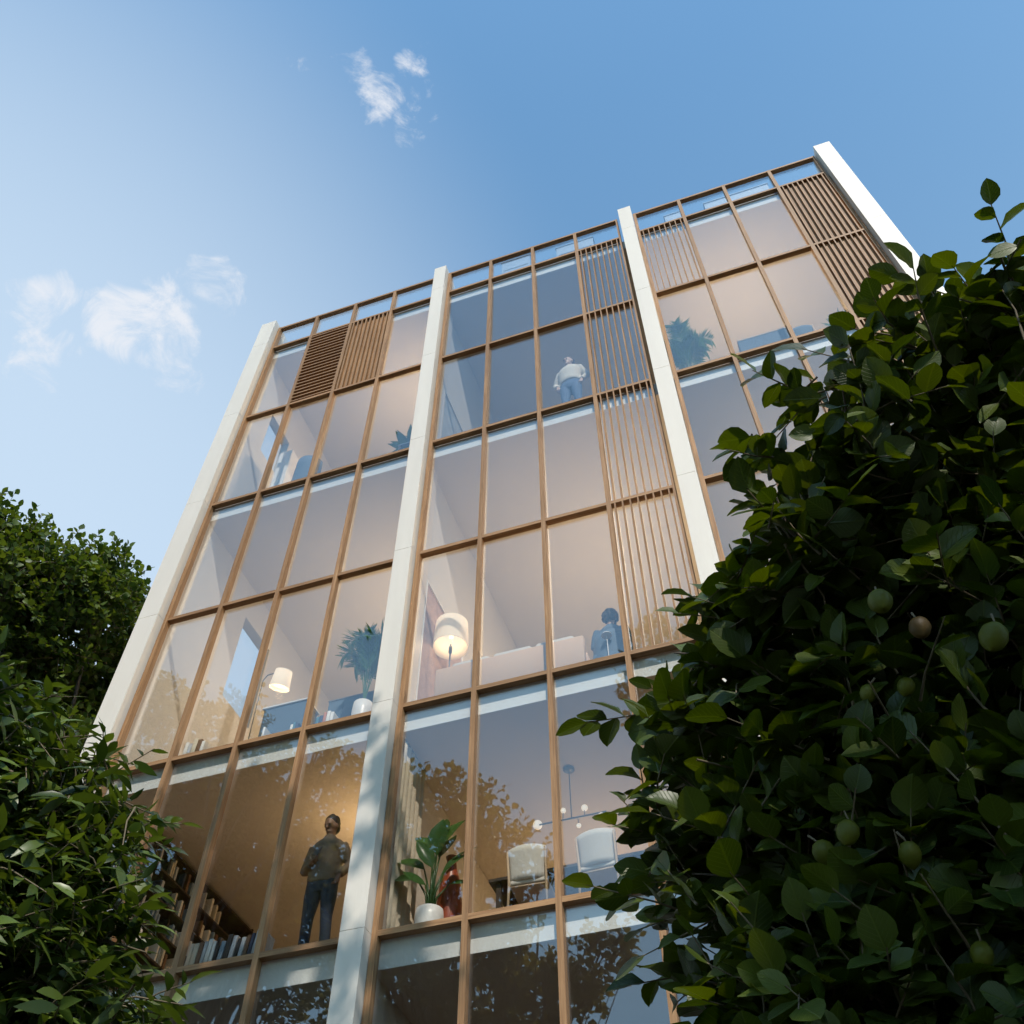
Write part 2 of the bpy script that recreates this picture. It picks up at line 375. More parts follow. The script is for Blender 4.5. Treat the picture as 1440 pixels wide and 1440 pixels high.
# louvre panels
def louvre(bi, ci, ti, n, horizontal=False, y0=.004, y1=.062, t=.011):
    xs = BAYS[bi]; x0 = xs[ci] + mullion_hw(bi, ci); x1 = xs[ci + 1] - mullion_hw(bi, ci + 1); z1 = T[ti] - .032; z0 = T[ti + 1] + .032
    m = MB()
    if horizontal:
        for k in range(n):
            z = z0 + (k + .5) * (z1 - z0) / n
            m.box(x0, x1, y0, y1, z - t * 1.6, z + t * 1.6)
        part(m, 'louvre_panel', W_H)
    else:
        for k in range(n):
            x = x0 + (k + .5) * (x1 - x0) / n
            m.box(x - t, x + t, y0, y1, z0, z1)
        part(m, 'louvre_panel', W_V)
louvre(0, 1, 1, 21, True); louvre(0, 2, 1, 9, t=.016)
for ti in (1, 2, 3, 4): louvre(1, 3, ti, 8)
louvre(2, 0, 1, 8)
for ti in (1, 2, 3, 4): louvre(2, 3, ti, 9)
# added timber sheets standing in for the lit slat sides between louvres
for (bi, ci, ti) in ((0, 1, 1), (0, 2, 1), (2, 3, 1), (2, 3, 2), (2, 3, 3), (2, 3, 4)):
    xs = BAYS[bi]
    part(MB().box(xs[ci] + .04, xs[ci + 1] - .04, .064, .072, T[ti + 1] + .035, T[ti] - .035), 'added_slat_backing', W_V)
# floors, walls, roof
YB = 7.6
SL = {1: (20.17, 20.52), 3: (14.18, 14.53), 5: (8.145, 8.495), 6: (5.07, 5.42), 7: (2.05, 2.40)}
for k, (z0, z1) in SL.items():
    for (x0, x1) in ((-.03, 4.1), (4.28, 8.49), (8.67, 12.84)):
        part(MB().box(x0, x1, .14, YB, z0 + .02, z1), 'floor_slab', SLABM if k != 1 else ROOFM)
        part(MB().box(x0, x1, .14, YB, z0, z0 + .018), 'ceiling', CEIL)
        part(MB().box(x0, x1, .13, .139, z0, z1), 'slab_edge', SLABM)
        if k != 1: part(MB().box(x0 + .01, x1 - .01, .16, YB - .1, z1 + .001, z1 + .014), 'floor_finish', FLOORM)
for (z0, z1) in ((GZ, 2.045), (2.405, 5.065), (5.425, 8.14), (8.5, 14.175), (14.535, 20.165)):
    for (x0, x1) in ((4.1, 4.28), (8.49, 8.67)):
        part(MB().box(x0, x1, .142, YB, z0, z1), 'partition_wall', WALL)
part(MB().box(4.1, 4.28, .5, YB, 20.52, 20.9), 'parapet_wall', WALL)
part(MB().box(-.2, 13.0, YB, YB + .2, GZ, 20.9), 'rear_wall', WALL)
part(MB().box(12.84, 13.02, .5, YB, GZ, 20.6), 'side_wall', WALL)
# left side wall, with two window openings towards the sky
ops = [(1.9, 2.85, 11.5, 13.42), (.78, 1.6, 17.42, 18.8)]
sw = MB(); zc = GZ
for (y0, y1, z0, z1) in ops:
    sw.box(-.23, -.03, .13, YB, zc, z0); sw.box(-.23, -.03, .13, y0, z0, z1); sw.box(-.23, -.03, y1, YB, z0, z1); zc = z1
sw.box(-.23, -.03, .13, YB, zc, 20.6); part(sw, 'side_wall', WALL)
for (y0, y1, z0, z1) in ops:
    part(MB().box(-.2, -.185, y0, y1, z0, z1), 'side_window', CLEAR)

# lamps standing out of sight inside the flats, plus one added fill light
def lamp(name, loc, watts, col=(1, .72, .42), r=.18):
    l = bpy.data.lights.new(name, 'POINT'); l.energy = watts; l.color = col; l.shadow_soft_size = r
    o = bpy.data.objects.new(name, l); COL.objects.link(o); o.location = loc; return o
WARM = (1, .64, .31); SOFT = (1, .73, .45)
ROOMS = [((3.3, 1.8, 7.35), 44, WARM), ((1.6, 4.2, 6.6), 12, WARM), ((1.5, .62, 5.66), 9, WARM), ((6.3, 3.4, 6.6), 70, WARM), ((10.9, 3.0, 6.8), 60, WARM),  # the low weak one is added as fill on the standing man
         ((3.2, 3.2, 11.6), 215, SOFT), ((7.2, 3.0, 11.1), 260, SOFT), ((11, 3.0, 12.0), 120, SOFT),
         ((3.0, 1.9, 18.0), 185, SOFT), ((6.9, 3.4, 16.5), 40, SOFT), ((10.6, 1.8, 17.6), 240, SOFT)]
for loc, wt, c in ROOMS: lamp('room_or_fill_light', loc, wt, c)

# ------------------------------------------------------------------ foliage
def leaf_template(kind):
    """unit leaf along +Y (0..1), normal +Z; returns verts, quads, uvs"""
    if kind == 'round': prof = [(0, .02), (.12, .20), (.3, .36), (.52, .40), (.74, .32), (.9, .17), (1, .01)]; fold = .10; curl = -.16
    elif kind == 'oval': prof = [(0, .02), (.2, .2), (.45, .27), (.7, .22), (.9, .09), (1, .005)]; fold = .10; curl = -.2
    elif kind == 'lance': prof = [(0, .01), (.2, .11), (.45, .16), (.72, .11), (1, .004)]; fold = .07; curl = -.25
    elif kind == 'blade': prof = [(0, .012), (.3, .05), (.65, .04), (1, .002)]; fold = .05; curl = -.15
    elif kind == 'small': prof = [(0, .05), (.4, .42), (.75, .3), (1, .02)]; fold = .12; curl = -.12
    cols = (-1, -.5, 0, .5, 1) if kind in ('round', 'oval') else (-1, 0, 1)
    v = []; uv = []
    for (t, wd) in prof:
        for c in cols:
            z = fold * abs(c) * wd * 2.2 + curl * t * t
            if kind == 'round': z += .018 * math.sin(t * 17 + c * 3) * abs(c)
            v.append((c * wd, t, z)); uv.append((.5 + c * .5 * (wd / .42 if kind == 'round' else wd / .3), t))
    n = len(cols); q = [(i * n + j, i * n + j + 1, (i + 1) * n + j + 1, (i + 1) * n + j) for i in range(len(prof) - 1) for j in range(n - 1)]
    return np.array(v), np.array(q), np.array(uv)
def leaves_mesh(name, kind, P, D, Nn, S, mat, parent, warp=.25):
    """P positions, D directions, Nn approximate normals, S lengths"""
    tv, tq, tu = leaf_template(kind)
    P, D, Nn, S = map(np.asarray, (P, D, Nn, S)); n = len(P)
    D = D / np.linalg.norm(D, axis=1)[:, None]
    X = np.cross(D, Nn); X /= (np.linalg.norm(X, axis=1)[:, None] + 1e-9); Z = np.cross(X, D)
    wx = RNG.uniform(.82, 1.15, n)[:, None]; wz = RNG.uniform(.3, 1.9, n)[:, None]
    co = P[:, None, :] + S[:, None, None] * (tv[None, :, 0:1] * (X * wx)[:, None, :] + tv[None, :, 1:2] * D[:, None, :] + tv[None, :, 2:3] * (Z * wz)[:, None, :])
    k = len(tv); co = co.reshape(-1, 3)
    q = (tq[None] + (np.arange(n) * k)[:, None, None]).reshape(-1, 4)
    me = bpy.data.meshes.new(name)
    me.vertices.add(len(co)); me.vertices.foreach_set('co', co.astype(np.float32).ravel())
    me.loops.add(q.size); me.loops.foreach_set('vertex_index', q.astype(np.int32).ravel())
    me.polygons.add(len(q)); me.polygons.foreach_set('loop_start', (np.arange(len(q)) * 4).astype(np.int32))
    me.polygons.foreach_set('use_smooth', np.ones(len(q), bool))
    me.update(calc_edges=True)
    a = me.attributes.new('tint', 'FLOAT', 'POINT'); a.data.foreach_set('value', np.repeat(RNG.uniform(0, 1, n), k).astype(np.float32))
    ul = me.uv_layers.new(name='UVMap'); uvs = np.tile(tu, (n, 1))[q.ravel()]; ul.data.foreach_set('uv', uvs.astype(np.float32).ravel())
    o = bpy.data.objects.new(name, me); COL.objects.link(o); me.materials.append(mat)
    if parent: o.parent = parent; o.location = -Vector(parent.location)
    return o
def rnd_dir(n):
    v = RNG.normal(size=(n, 3)); return v / np.linalg.norm(v, axis=1)[:, None]
SUNV = np.array(sd)
BARK = plain('bark', (.085, .065, .05), .9, .35, 9, .6, 40)
TWIG = plain('twig_bark', (.13, .10, .06), .8, .3, 20)
def split(lobes, n=5, f=.45, rnd=.95):
    out = []
    for c, r in lobes:
        out.append((np.array(c), r * .78))
        for d in rnd_dir(n): out.append((np.array(c) + d * r * rnd * RNG.uniform(.75, 1.1), r * f * RNG.uniform(.6, 1.1)))
    return out
def tree(name, label, base, lobes, kind, size, leafm, per_m3, twig_len, cat='tree', leaves_per_twig=7, up=.55, droop=0., trunk_r=.12, gap=0., group=None, shell=.35, trunk_top=None, limb_push=(0, 0, 0), sunward=0., keep=None):
    """lobes: list of (centre, radius). Trunk and limbs grow to every lobe, twigs fill each lobe, leaves sit along twigs."""
    root = thing(name, label, cat, tuple(base), 0, group)
    base = np.array(base, float)
    cen = np.mean([c for c, r in lobes], axis=0)
    tb = MB(); tt = np.array(trunk_top if trunk_top is not None else (base * .35 + cen * .65), float)
    mid = (base + tt) / 2 + np.array([RNG.normal() * .1, RNG.normal() * .1, 0]) * trunk_r * 6
    tb.tube([base - [0, 0, .05], base * .7 + mid * .3, mid, tt], [trunk_r * 1.5, trunk_r * 1.1, trunk_r * .9, trunk_r * .6], 10)
    bb = MB(); P = []; D = []; Nn = []; S = []
    for (c, r) in lobes:
        c = np.array(c, float)
        st = mid + (tt - mid) * RNG.uniform(.3, 1)
        k = (st + c) / 2 + RNG.normal(size=3) * np.linalg.norm(c - st) * .08 + np.array([0, 0, .05 * np.linalg.norm(c - st)]) + np.array(limb_push)
        w_ = min(1.0, .1 + 1.2 * r / (3 * trunk_r + .5)); tb.tube([st, k, c], [trunk_r * .42 * w_, trunk_r * .28 * w_, trunk_r * .1 * w_], 7)
        for _ in range(6 if r > .14 else 0):
            d = rnd_dir(1)[0]; e = c + d * r * .75
            tb.tube([c * .8 + k * .2, c + d * r * .35 + RNG.normal(size=3) * r * .06, e], [trunk_r * .12, trunk_r * .07, trunk_r * .03], 5)
        nt_ = max(3, int(per_m3 * (4 / 3 * PI * r ** 3) / leaves_per_twig))
        for _ in range(nt_):
            d = rnd_dir(1)[0]; rr = r * (shell + (1 - shell) * RNG.uniform() ** .5)
            p = c + d * rr
            if gap and (math.sin(p[0] * 7 / (r + .3) + c[1]) * math.sin(p[1] * 6 / (r + .3) + c[2]) * math.sin(p[2] * 7 / (r + .3) + c[0])) > 1 - gap: continue
            td = d * .75 + RNG.normal(size=3) * .45 + np.array([0, 0, .35 - droop]); td /= np.linalg.norm(td)
            L_ = twig_len * RNG.uniform(.6, 1.25)
            side = np.cross(td, [0, 0, 1.0]); side /= np.linalg.norm(side) + 1e-6
            p0 = p - td * L_ * .4; pm = p + RNG.normal(size=3) * L_ * .04 ; p1 = p + td * L_ * .6 - np.array([0, 0, L_ * (.08 + droop * .4)])
            if twig_len * CF > 0: bb.tube([p0, pm, p1], [twig_len * .016, twig_len * .011, twig_len * .006], 4, False)
            sg = 1
            for j in range(leaves_per_twig):
                t = (j + .6) / leaves_per_twig; q = (p0 * (1 - t) ** 2 + 2 * pm * t * (1 - t) + p1 * t * t); sg = -sg
                ld = td * .55 + side * sg * .85 + RNG.normal(size=3) * .28 + np.array([0, 0, .1 - droop])
                if j == leaves_per_twig - 1: ld = td + RNG.normal(size=3) * .2 - np.array([0, 0, droop])
                nn = np.array([0, 0, 1.0]) * up + d * .35 + SUNV * sunward + RNG.normal(size=3) * (1 - up) * .7
                if keep is not None and not keep(q): continue
                P.append(q); D.append(ld); Nn.append(nn); S.append(size * RNG.uniform(.62, 1.2))
    loc = -Vector(base)
    o = tb.build('trunk', BARK, root); o.location = loc
    o = bb.build('twigs', TWIG, root); o.location = loc
    leaves_mesh('crown', kind, P, D, Nn, S, leafm, root)
    return root, len(P)

LEAF_F = leafmat('fruit_tree_leaf', (.018, .036, .005, 1), (.074, .105, .011, 1), .26, .4, True)
LEAF_L = leafmat('drooping_leaf', (.016, .034, .006, 1), (.115, .165, .028, 1), .24, .36, False)
LEAF_M = leafmat('maple_leaf', (.035, .07, .013, 1), (.14, .19, .034, 1), .3, .5)
LEAF_B = leafmat('plane_leaf', (.10, .095, .02, 1), (.19, .16, .035, 1), .42, .5)
# fruit tree right in front of the viewer, on the right
FR = [(1238, 846, 1.95, 22, 0, 'bright green fruit hanging highest in the fruit tree'), (1294, 883, 2.0, 19, 1, 'brownish ripening fruit between two green ones'), (1397, 896, 1.9, 24, 0, 'largest green fruit near the right edge'),
      (1221, 976, 2.05, 15, 0, 'small round olive fruit below the brownish fruit'), (1274, 966, 2.05, 15, 0, 'pointed olive fruit right of the small round one'), (1192, 1171, 1.9, 20, 0, 'upper fruit of the close pair low in the tree'),
      (1160, 1200, 1.95, 20, 0, 'lower fruit of the close pair low in the tree'), (1280, 1202, 1.9, 19, 0, 'single green fruit right of the close pair'), (1381, 1343, 1.85, 18, 0, 'lowest green fruit near the bottom right corner')]
FRP = [at_dist(x, y, d + .06) for x, y, d, *_ in FR]
def keep_fruit(q):
    # leave a little room around every fruit on the side towards the viewer
    for f in FRP:
        v = f - q
        if np.dot(v, v) < .055 ** 2: return False
        u = (f - CC) / np.linalg.norm(f - CC); t = np.dot(q - f, -u)
        if 0 < t < .7 and np.linalg.norm((q - f) + u * t) < .06: return False
    return True
FL = [(1415, 375, 2.9, .05), (1440, 460, 2.9, .15), (1520, 460, 3.0, .14), (1370, 490, 2.9, .20), (1265, 505, 2.75, .13), (1160, 545, 2.65, .12), (1085, 640, 2.6, .10), (1205, 610, 2.6, .18), (1440, 640, 3.0, .34), (1125, 770, 2.5, .2), (1300, 800, 2.7, .36), (1430, 950, 2.7, .42),
      (1010, 925, 2.6, .15), (925, 1010, 2.75, .13), (925, 1090, 2.7, .11), (1130, 1000, 2.5, .3), (940, 1190, 2.55, .15), (1300, 1150, 2.4, .42), (1100, 1240, 2.4, .3),
      (1085, 1350, 2.45, .16), (1270, 1430, 2.25, .36), (1440, 1350, 2.3, .4), (1580, 900, 2.9, .6), (1660, 620, 3.3, .42), (1620, 1300, 2.5, .5), (1290, 1640, 2.2, .42), (1420, 1720, 2.3, .55)]
lobesF = [(at_dist(x, y, d), r) for x, y, d, r in FL]
cF = np.mean([c for c, r in lobesF], axis=0)
ft, nF = tree('fruit_tree', 'dark leafy tree with round leaves and green fruit filling the right side', (cF[0] + .55, cF[1] + .5, GZ), lobesF, 'round', .084, LEAF_F, 6000, .22, leaves_per_twig=7, up=.42, sunward=.45, keep=keep_fruit, trunk_r=.06, shell=.1, limb_push=(.25, .45, 0))
# drooping tree in front of the viewer, on the left
LL = [(0, 1070, 3.3, .22), (90, 1130, 3.2, .20), (20, 1210, 3.0, .34), (105, 1265, 3.0, .19), (75, 1390, 2.8, .21), (-15, 1390, 2.8, .36), (175, 1165, 3.15, .06), (-140, 1150, 3.2, .45), (-150, 1450, 2.9, .5), (10, 1570, 2.7, .36)]
lobesL = [(at_dist(x, y, d), r) for x, y, d, r in LL]
cL = np.mean([c for c, r in lobesL], axis=0)
lt, nL = tree('drooping_tree', 'leafy tree with long narrow drooping leaves at the lower left', (cL[0] - .3, cL[1], GZ), lobesL, 'lance', .080, LEAF_L, 11000, .22, leaves_per_twig=9, up=.6, droop=.35, trunk_r=.05, shell=.1, limb_push=(-.2, .4, 0))
# tall tree beyond the building's left corner
ML = [(15, 800, 21, 1.15), (120, 830, 21.5, .9), (170, 860, 22, .6), (60, 900, 20.5, 1.3), (150, 950, 21.5, 1.1), (30, 990, 20.5, 1.3), (110, 1040, 21, 1.2), (-110, 830, 21, 1.5), (-100, 980, 20, 1.8), (160, 1090, 22, 1.2), (0, 1120, 20, 1.8)]
lobesM = [(at_dist(x, y, d), r) for x, y, d, r in ML]
cM = np.mean([c for c, r in lobesM], axis=0)
mt, nM = tree('broadleaf_tree', 'tall broadleaf tree rising beyond the left corner of the building', (cM[0] - .3, cM[1], GZ), split(lobesM, 5, .5), 'small', .14, LEAF_M, 620, .6, leaves_per_twig=9, up=.5, trunk_r=.2, shell=.2, limb_push=(-.6, 1.2, 0))
# tall trees standing behind the viewer: seen mirrored in the glass, and shading the lower facade
def mir(x, y, Y):
    p = at_y(x, y, Y); p[1] = -p[1]; return p
RA = [(215, 985, 1.5), (300, 1030, 1.5), (250, 1110, 2.2), (380, 1100, 1.6), (330, 1220, 2.2), (440, 1160, 1.6), (470, 1080, 1.0), (520, 1095, 1.0), (420, 1300, 2.2), (250, 1330, 2.6), (150, 1100, 2.2)]
RB = [(560, 1170, 1.6), (625, 1130, 1.25), (690, 1180, 1.2), (730, 1230, .8), (520, 1270, 1.8), (620, 1270, 1.8), (690, 1330, 1.3), (560, 1390, 1.9), (700, 1430, 1.6), (790, 1390, 1.0), (840, 1350, .8), (870, 1330, .5)]
for nm, lab, LS, Y in (('plane_or_shade_tree', 'tall tree behind the viewer mirrored in the left window bay', RA, 14.0), ('plane_or_shade_tree', 'tall tree behind the viewer mirrored in the middle window bay', RB, 12.5)):
    lob = [(mir(x, y, Y + RNG.uniform(-.8, .8)), r) for x, y, r in LS]; c = np.mean([q for q, r in lob], axis=0)
    tree(nm, lab, (c[0], c[1] - .5, GZ), split(lob, 4, .45, .85), 'small', .19, LEAF_B, 170, .7, leaves_per_twig=8, up=.4, trunk_r=.24, shell=.3, group='trees behind the viewer')
lob = [((7.6, -10.2, 17.8), .9), ((6.5, -10.0, 18.4), .8), ((8.5, -10.4, 18.5), .85), ((7.4, -10.4, 16.2), 1.0), ((6.1, -10.2, 16.8), .8), ((9.1, -10.6, 16.4), .9), ((8.0, -10.4, 14.6), .9), ((6.6, -10.4, 15.0), .8)]
tree('plane_or_shade_tree', 'tall slim tree behind the viewer shading the lower middle pier', (9.4, -12.0, GZ), lob, 'small', .19, LEAF_B, 150, .6, leaves_per_twig=8, up=.4, trunk_r=.2, shell=.3, group='trees behind the viewer', trunk_top=(8.2, -11, 14.5))
lob = [((12.9, -10.6, 4.6), 1.0), ((13.9, -10.8, 6.0), 1.1), ((14.0, -10.6, 4.2), 1.2), ((12.6, -10.9, 3.2), 1.0), ((11.5, -11.0, 2.6), .8), ((10.9, -10.6, 4.2), .75), ((11.8, -10.7, 4.8), .85)]  # unseen crown added to keep the lower fruit tree in shade
tree('plane_or_shade_tree', 'unseen bushy tree added behind the viewer to shade the fruit tree', (13.4, -11.2, GZ), lob, 'small', .19, LEAF_B, 230, .6, leaves_per_twig=8, up=.4, trunk_r=.18, shell=.3, group='trees behind the viewer')

#FURNITURE
# ------------------------------------------------------------------ furniture and people
F6, F5, F3, F1 = 5.4345, 8.5095, 14.5445, 20.5205
FAB_W = plain('cream_fabric', (.62, .58, .52), .85, .08, 30, .3, 200)
FAB_B = plain('slate_blue_fabric', (.10, .15, .21), .85, .1, 30, .3, 200)
SOFAM = plain('sofa_fabric', (.68, .47, .33), .9, .06, 30, .3, 160)
WHITE = plain('white_paint', (.78, .77, .75), .45, .03)
POTM = plain('white_ceramic', (.80, .78, .75), .35, .06, 5)
DWOOD = wood('dark_wood', (.035, .026, .019, 1), (.07, .05, .036, 1), (4, 4, 1))
LWOOD = wood('ash_wood', (.42, .30, .19, 1), (.55, .41, .27, 1), (6, 6, 1))
GREYM = plain('grey_metal', (.16, .18, .2), .4)
SOIL = plain('soil', (.03, .022, .015), .95)
LINEN = plain('linen', (.55, .47, .36), .9, .1, 8, .2, 120)
SKIN_D = plain('dark_skin', (.26, .135, .085), .5, .08, 20)
SKIN_L = plain('fair_skin', (.55, .36, .28), .5, .08, 20)
HAIR_D = plain('black_hair', (.012, .01, .009), .6, .3, 60, .6, 140)
HAIR_B = plain('brown_hair', (.08, .045, .025), .55, .3, 60, .6, 140)
KNIT = plain('taupe_knit', (.21, .155, .11), .9, .12, 40, .5, 180)
KNIT_C = plain('cream_knit', (.70, .64, .55), .9, .08, 40, .5, 180)
DENIM = plain('dark_denim', (.022, .036, .065), .85, .25, 25, .3, 200)
DENIM_L = plain('blue_denim', (.09, .14, .24), .85, .2, 25, .3, 200)
SHOE = plain('leather', (.04, .03, .025), .5)
GREEN_P = leafmat('palm_leaf', (.06, .17, .06, 1), (.11, .24, .08, 1), .2, .4)
GREEN_D = leafmat('indoor_leaf', (.03, .08, .02, 1), (.06, .14, .03, 1), .2, .3)

def tube_chain(mb, pts, rad, n=12): return mb.tube(pts, rad, n)
def hand(mb, wrist, direction, side, s=1.0, curl=.35):
    """palm, four unequal bent fingers and a thumb leaving the side of the palm"""
    w = Vector(wrist); d = Vector(direction).normalized(); x = Vector(side); x = (x - d * x.dot(d)).normalized(); nrm = d.cross(x)
    palm = w + d * .045 * s
    mb.tube([w, w + d * .02 * s, palm + d * .03 * s, palm + d * .045 * s], [(.026 * s, .02 * s), (.036 * s, .018 * s), (.042 * s, .016 * s), (.036 * s, .012 * s)], 10)
    for i, ln in enumerate((.072, .08, .075, .058)):
        o = palm + d * .038 * s + x * ((i - 1.5) * .02 * s); a = d; c = nrm
        p1 = o + (a * math.cos(curl) + c * math.sin(curl)) * ln * .45 * s; p2 = p1 + (a * math.cos(curl * 2.2) + c * math.sin(curl * 2.2)) * ln * .33 * s; p3 = p2 + (a * math.cos(curl * 3.2) + c * math.sin(curl * 3.2)) * ln * .25 * s
        mb.tube([o, p1, p2, p3], [.0095 * s, .009 * s, .008 * s, .006 * s], 6)
    o = w + d * .025 * s - x * .03 * s
    mb.tube([o, o - x * .025 * s + d * .02 * s, o - x * .03 * s + d * .05 * s + nrm * .012 * s, o - x * .022 * s + d * .07 * s + nrm * .02 * s], [.013 * s, .012 * s, .01 * s, .007 * s], 6)
def head(mb, c, yaw, pitch=0):
    """skull, jaw, nose, brow and ears; the face looks along -Y before turning"""
    m = MB()
    m.ball((0, .008, .02), (.076, .096, .105), 16, 12); m.ball((0, -.028, -.055), (.054, .06, .062), 14, 10)
    m.tube([(0, -.085, .03), (0, -.11, -.012), (0, -.098, -.02)], [.01, .017, .012], 8)
    m.ball((0, -.078, .038), (.052, .018, .013)); m.ball((0, -.085, -.052), (.026, .014, .011)); m.ball((0, -.07, -.095), (.028, .025, .02))
    for s in (-1, 1): m.ball((s * .078, .005, -.002), (.012, .02, .033), 8, 6)
    R = Matrix.Translation(Vector(c)) @ Euler((pitch, 0, yaw)).to_matrix().to_4x4()
    mb.add([R @ Vector(p) for p in m.v], m.f, True); return R
def hair_part(R, curly, name_mat, parent, beard=False):
    m = MB(); rr = random.Random(3)
    if curly:
        for i in range(90):
            d = Vector((rr.gauss(0, 1), rr.gauss(.35, 1), rr.gauss(.45, 1))).normalized()
            if d.y < -.35 and d.z < .5: continue
            if d.z < -.75: continue
            m.ball((d.x * .088, .012 + d.y * .105, .035 + d.z * .11), rr.uniform(.03, .045), 7, 5)
    else:
        m.ball((0, .034, .055), (.086, .092, .098), 16, 12); m.ball((0, .028, .03), (.086, .075, .09), 14, 10); m.ball((0, .05, -.005), (.078, .074, .085), 14, 10)
        for i in range(60):
            d = Vector((rr.gauss(0, 1), rr.gauss(.4, 1), rr.gauss(.7, 1))).normalized()
            if d.z < -.3 or (d.y < -.3 and d.z < .75): continue
            m.ball((d.x * .082, .036 + d.y * .09, .052 + d.z * .094), rr.uniform(.013, .02), 6, 4)
    if beard:
        m.ball((0, -.055, -.098), (.045, .036, .028), 12, 8)
        for s in (-1, 1): m.tube([(s * .072, .0, -.02), (s * .06, -.03, -.075), (s * .03, -.065, -.1)], [.011, .018, .018], 8)
    mm = MB(); mm.add([R @ Vector(p) for p in m.v], m.f, True)
    f = fuse(mm, .008) if not curly else mm
    return f.build('hair', name_mat, parent)
def eyes(R, parent):
    for s in (-1, 1):
        m = MB().ball((s * .03, -.083, .016), (.013, .009, .007), 8, 6); mm = MB(); mm.add([R @ Vector(p) for p in m.v], m.f, True); mm.build('eye', DARKM, parent)
def limb_pts(a, b, c): return [a, tuple((Vector(a) + Vector(b)) / 2), b, tuple((Vector(b) + Vector(c)) / 2), c]
def standing(label, loc, rz, sc, skin, hairm, top, legs, yaw, pitch, armR, armL, handR, handL, curly=False, beard=False, hem=.90, wide=1.0):
    t = thing('person', label, 'person', loc, rz); t.scale = (sc * wide, sc * wide, sc)
    body = MB()
    R = head(body, (0, -.012, 1.665), yaw, pitch)
    body.tube([(0, .012, 1.44), (0, .008, 1.52), (0, -.002, 1.6)], [.056, .05, .05], 12)
    body.tube([(0, 0, .88), (0, 0, 1.1), (0, 0, 1.3), (0, 0, 1.45)], [(.15, .095), (.14, .09), (.165, .1), (.13, .07)], 14)
    for (arm, hd) in ((armR, handR), (armL, handL)):
        body.tube(limb_pts(*arm), [.045, .042, .036, .034, .026], 10); hand(body, arm[2], hd[0], hd[1], 1.0, hd[2])
    leg = []
    for s in (-1, 1):
        P = [(s * .085, 0, .93), (s * .098, -.008, .72), (s * .108, -.012, .5), (s * .116, .012, .3), (s * .122, .02, .09)]
        leg.append(P); body.tube(P, [.075, .07, .05, .048, .036], 10); body.tube([(s * .122, .05, .05), (s * .126, -.05, .045), (s * .13, -.15, .03)], [.035, .035, .025], 8)
    fuse(body, .009).build('body', skin, t)
    sw = MB()
    sw.tube([(0, .0, hem), (0, 0, hem + .05), (0, -.004, 1.15), (0, -.006, 1.3), (0, 0, 1.39), (0, .004, 1.455), (0, .006, 1.495), (0, .006, 1.55)], [(.172, .122), (.19, .132), (.192, .128), (.205, .132), (.205, .118), (.165, .098), (.095, .08), (.066, .064)], 20)
    for arm in (armR, armL):
        e = Vector(arm[1]); w_ = e + (Vector(arm[2]) - e) * .93
        sw.tube(limb_pts(arm[0], arm[1], tuple(w_)), [.068, .064, .056, .052, .043], 12)
    fuse(sw, .011).build('sweater', top, t)
    tr = MB(); tr.tube([(0, 0, .78), (0, 0, .86), (0, 0, .97)], [(.12, .09), (.165, .112), (.158, .106)], 16)
    for P in leg: tr.tube([(P[0][0], P[0][1], .95)] + P[1:], [.098, .09, .066, .06, .056], 12)
    fuse(tr, .011).build('trousers', legs, t)
    for s in (-1, 1):
        MB().rbox(s * .125 - .048, s * .125 + .048, -.19, .09, 0, .085, .03).build('shoe', SHOE, t)
    hair_part(R, curly, hairm, t, beard); eyes(R, t)
    return t
# the man at the lowest window of the left bay
p = at_y(466, 1150, .34)
man = standing('man in a taupe jumper and dark jeans standing with a phone in his hand', (p[0] + .02, .36, F6), math.radians(4), (p[2] - F6) / 1.80, SKIN_D, HAIR_D, KNIT, DENIM, math.radians(-12), math.radians(28),
         ((-.168, .0, 1.405), (-.268, .04, 1.13), (-.10, -.165, 1.09)), ((.168, 0, 1.405), (.272, .05, 1.15), (.195, -.04, .97)), ((.75, -.3, .25), (0, .3, 1), .55), ((-.25, -.1, -1), (0, -1, 0), .3), wide=1.04)
ph = MB().rbox(-.037, .037, -.005, .005, -.075, .075, .004).build('phone', DARKM); ph.parent = None
s_ = man.scale[0]; hp = Vector((man.location.x - .005 * s_, man.location.y - .225 * s_, F6 + 1.16 * s_)); ph.location = hp; ph.rotation_euler = (math.radians(-20), math.radians(10), 0)
tag(ph, "dark phone held up in the standing man's hand", 'phone')
p = at_y(797, 500, .30)
standing('man in a cream jumper and blue jeans at the upper middle window', (p[0] + .02, .33, F3), math.radians(-8), (p[2] - F3 - .02) / 1.88, SKIN_L, HAIR_B, KNIT_C, DENIM_L, math.radians(-18), math.radians(6),
         ((-.168, .0, 1.405), (-.28, .05, 1.15), (-.21, -.05, .93)), ((.168, 0, 1.405), (.275, .06, 1.15), (.2, -.03, .95)), ((.2, -.15, -1), (0, -1, 0), .3), ((-.2, -.1, -1), (0, -1, 0), .3), hem=.98)

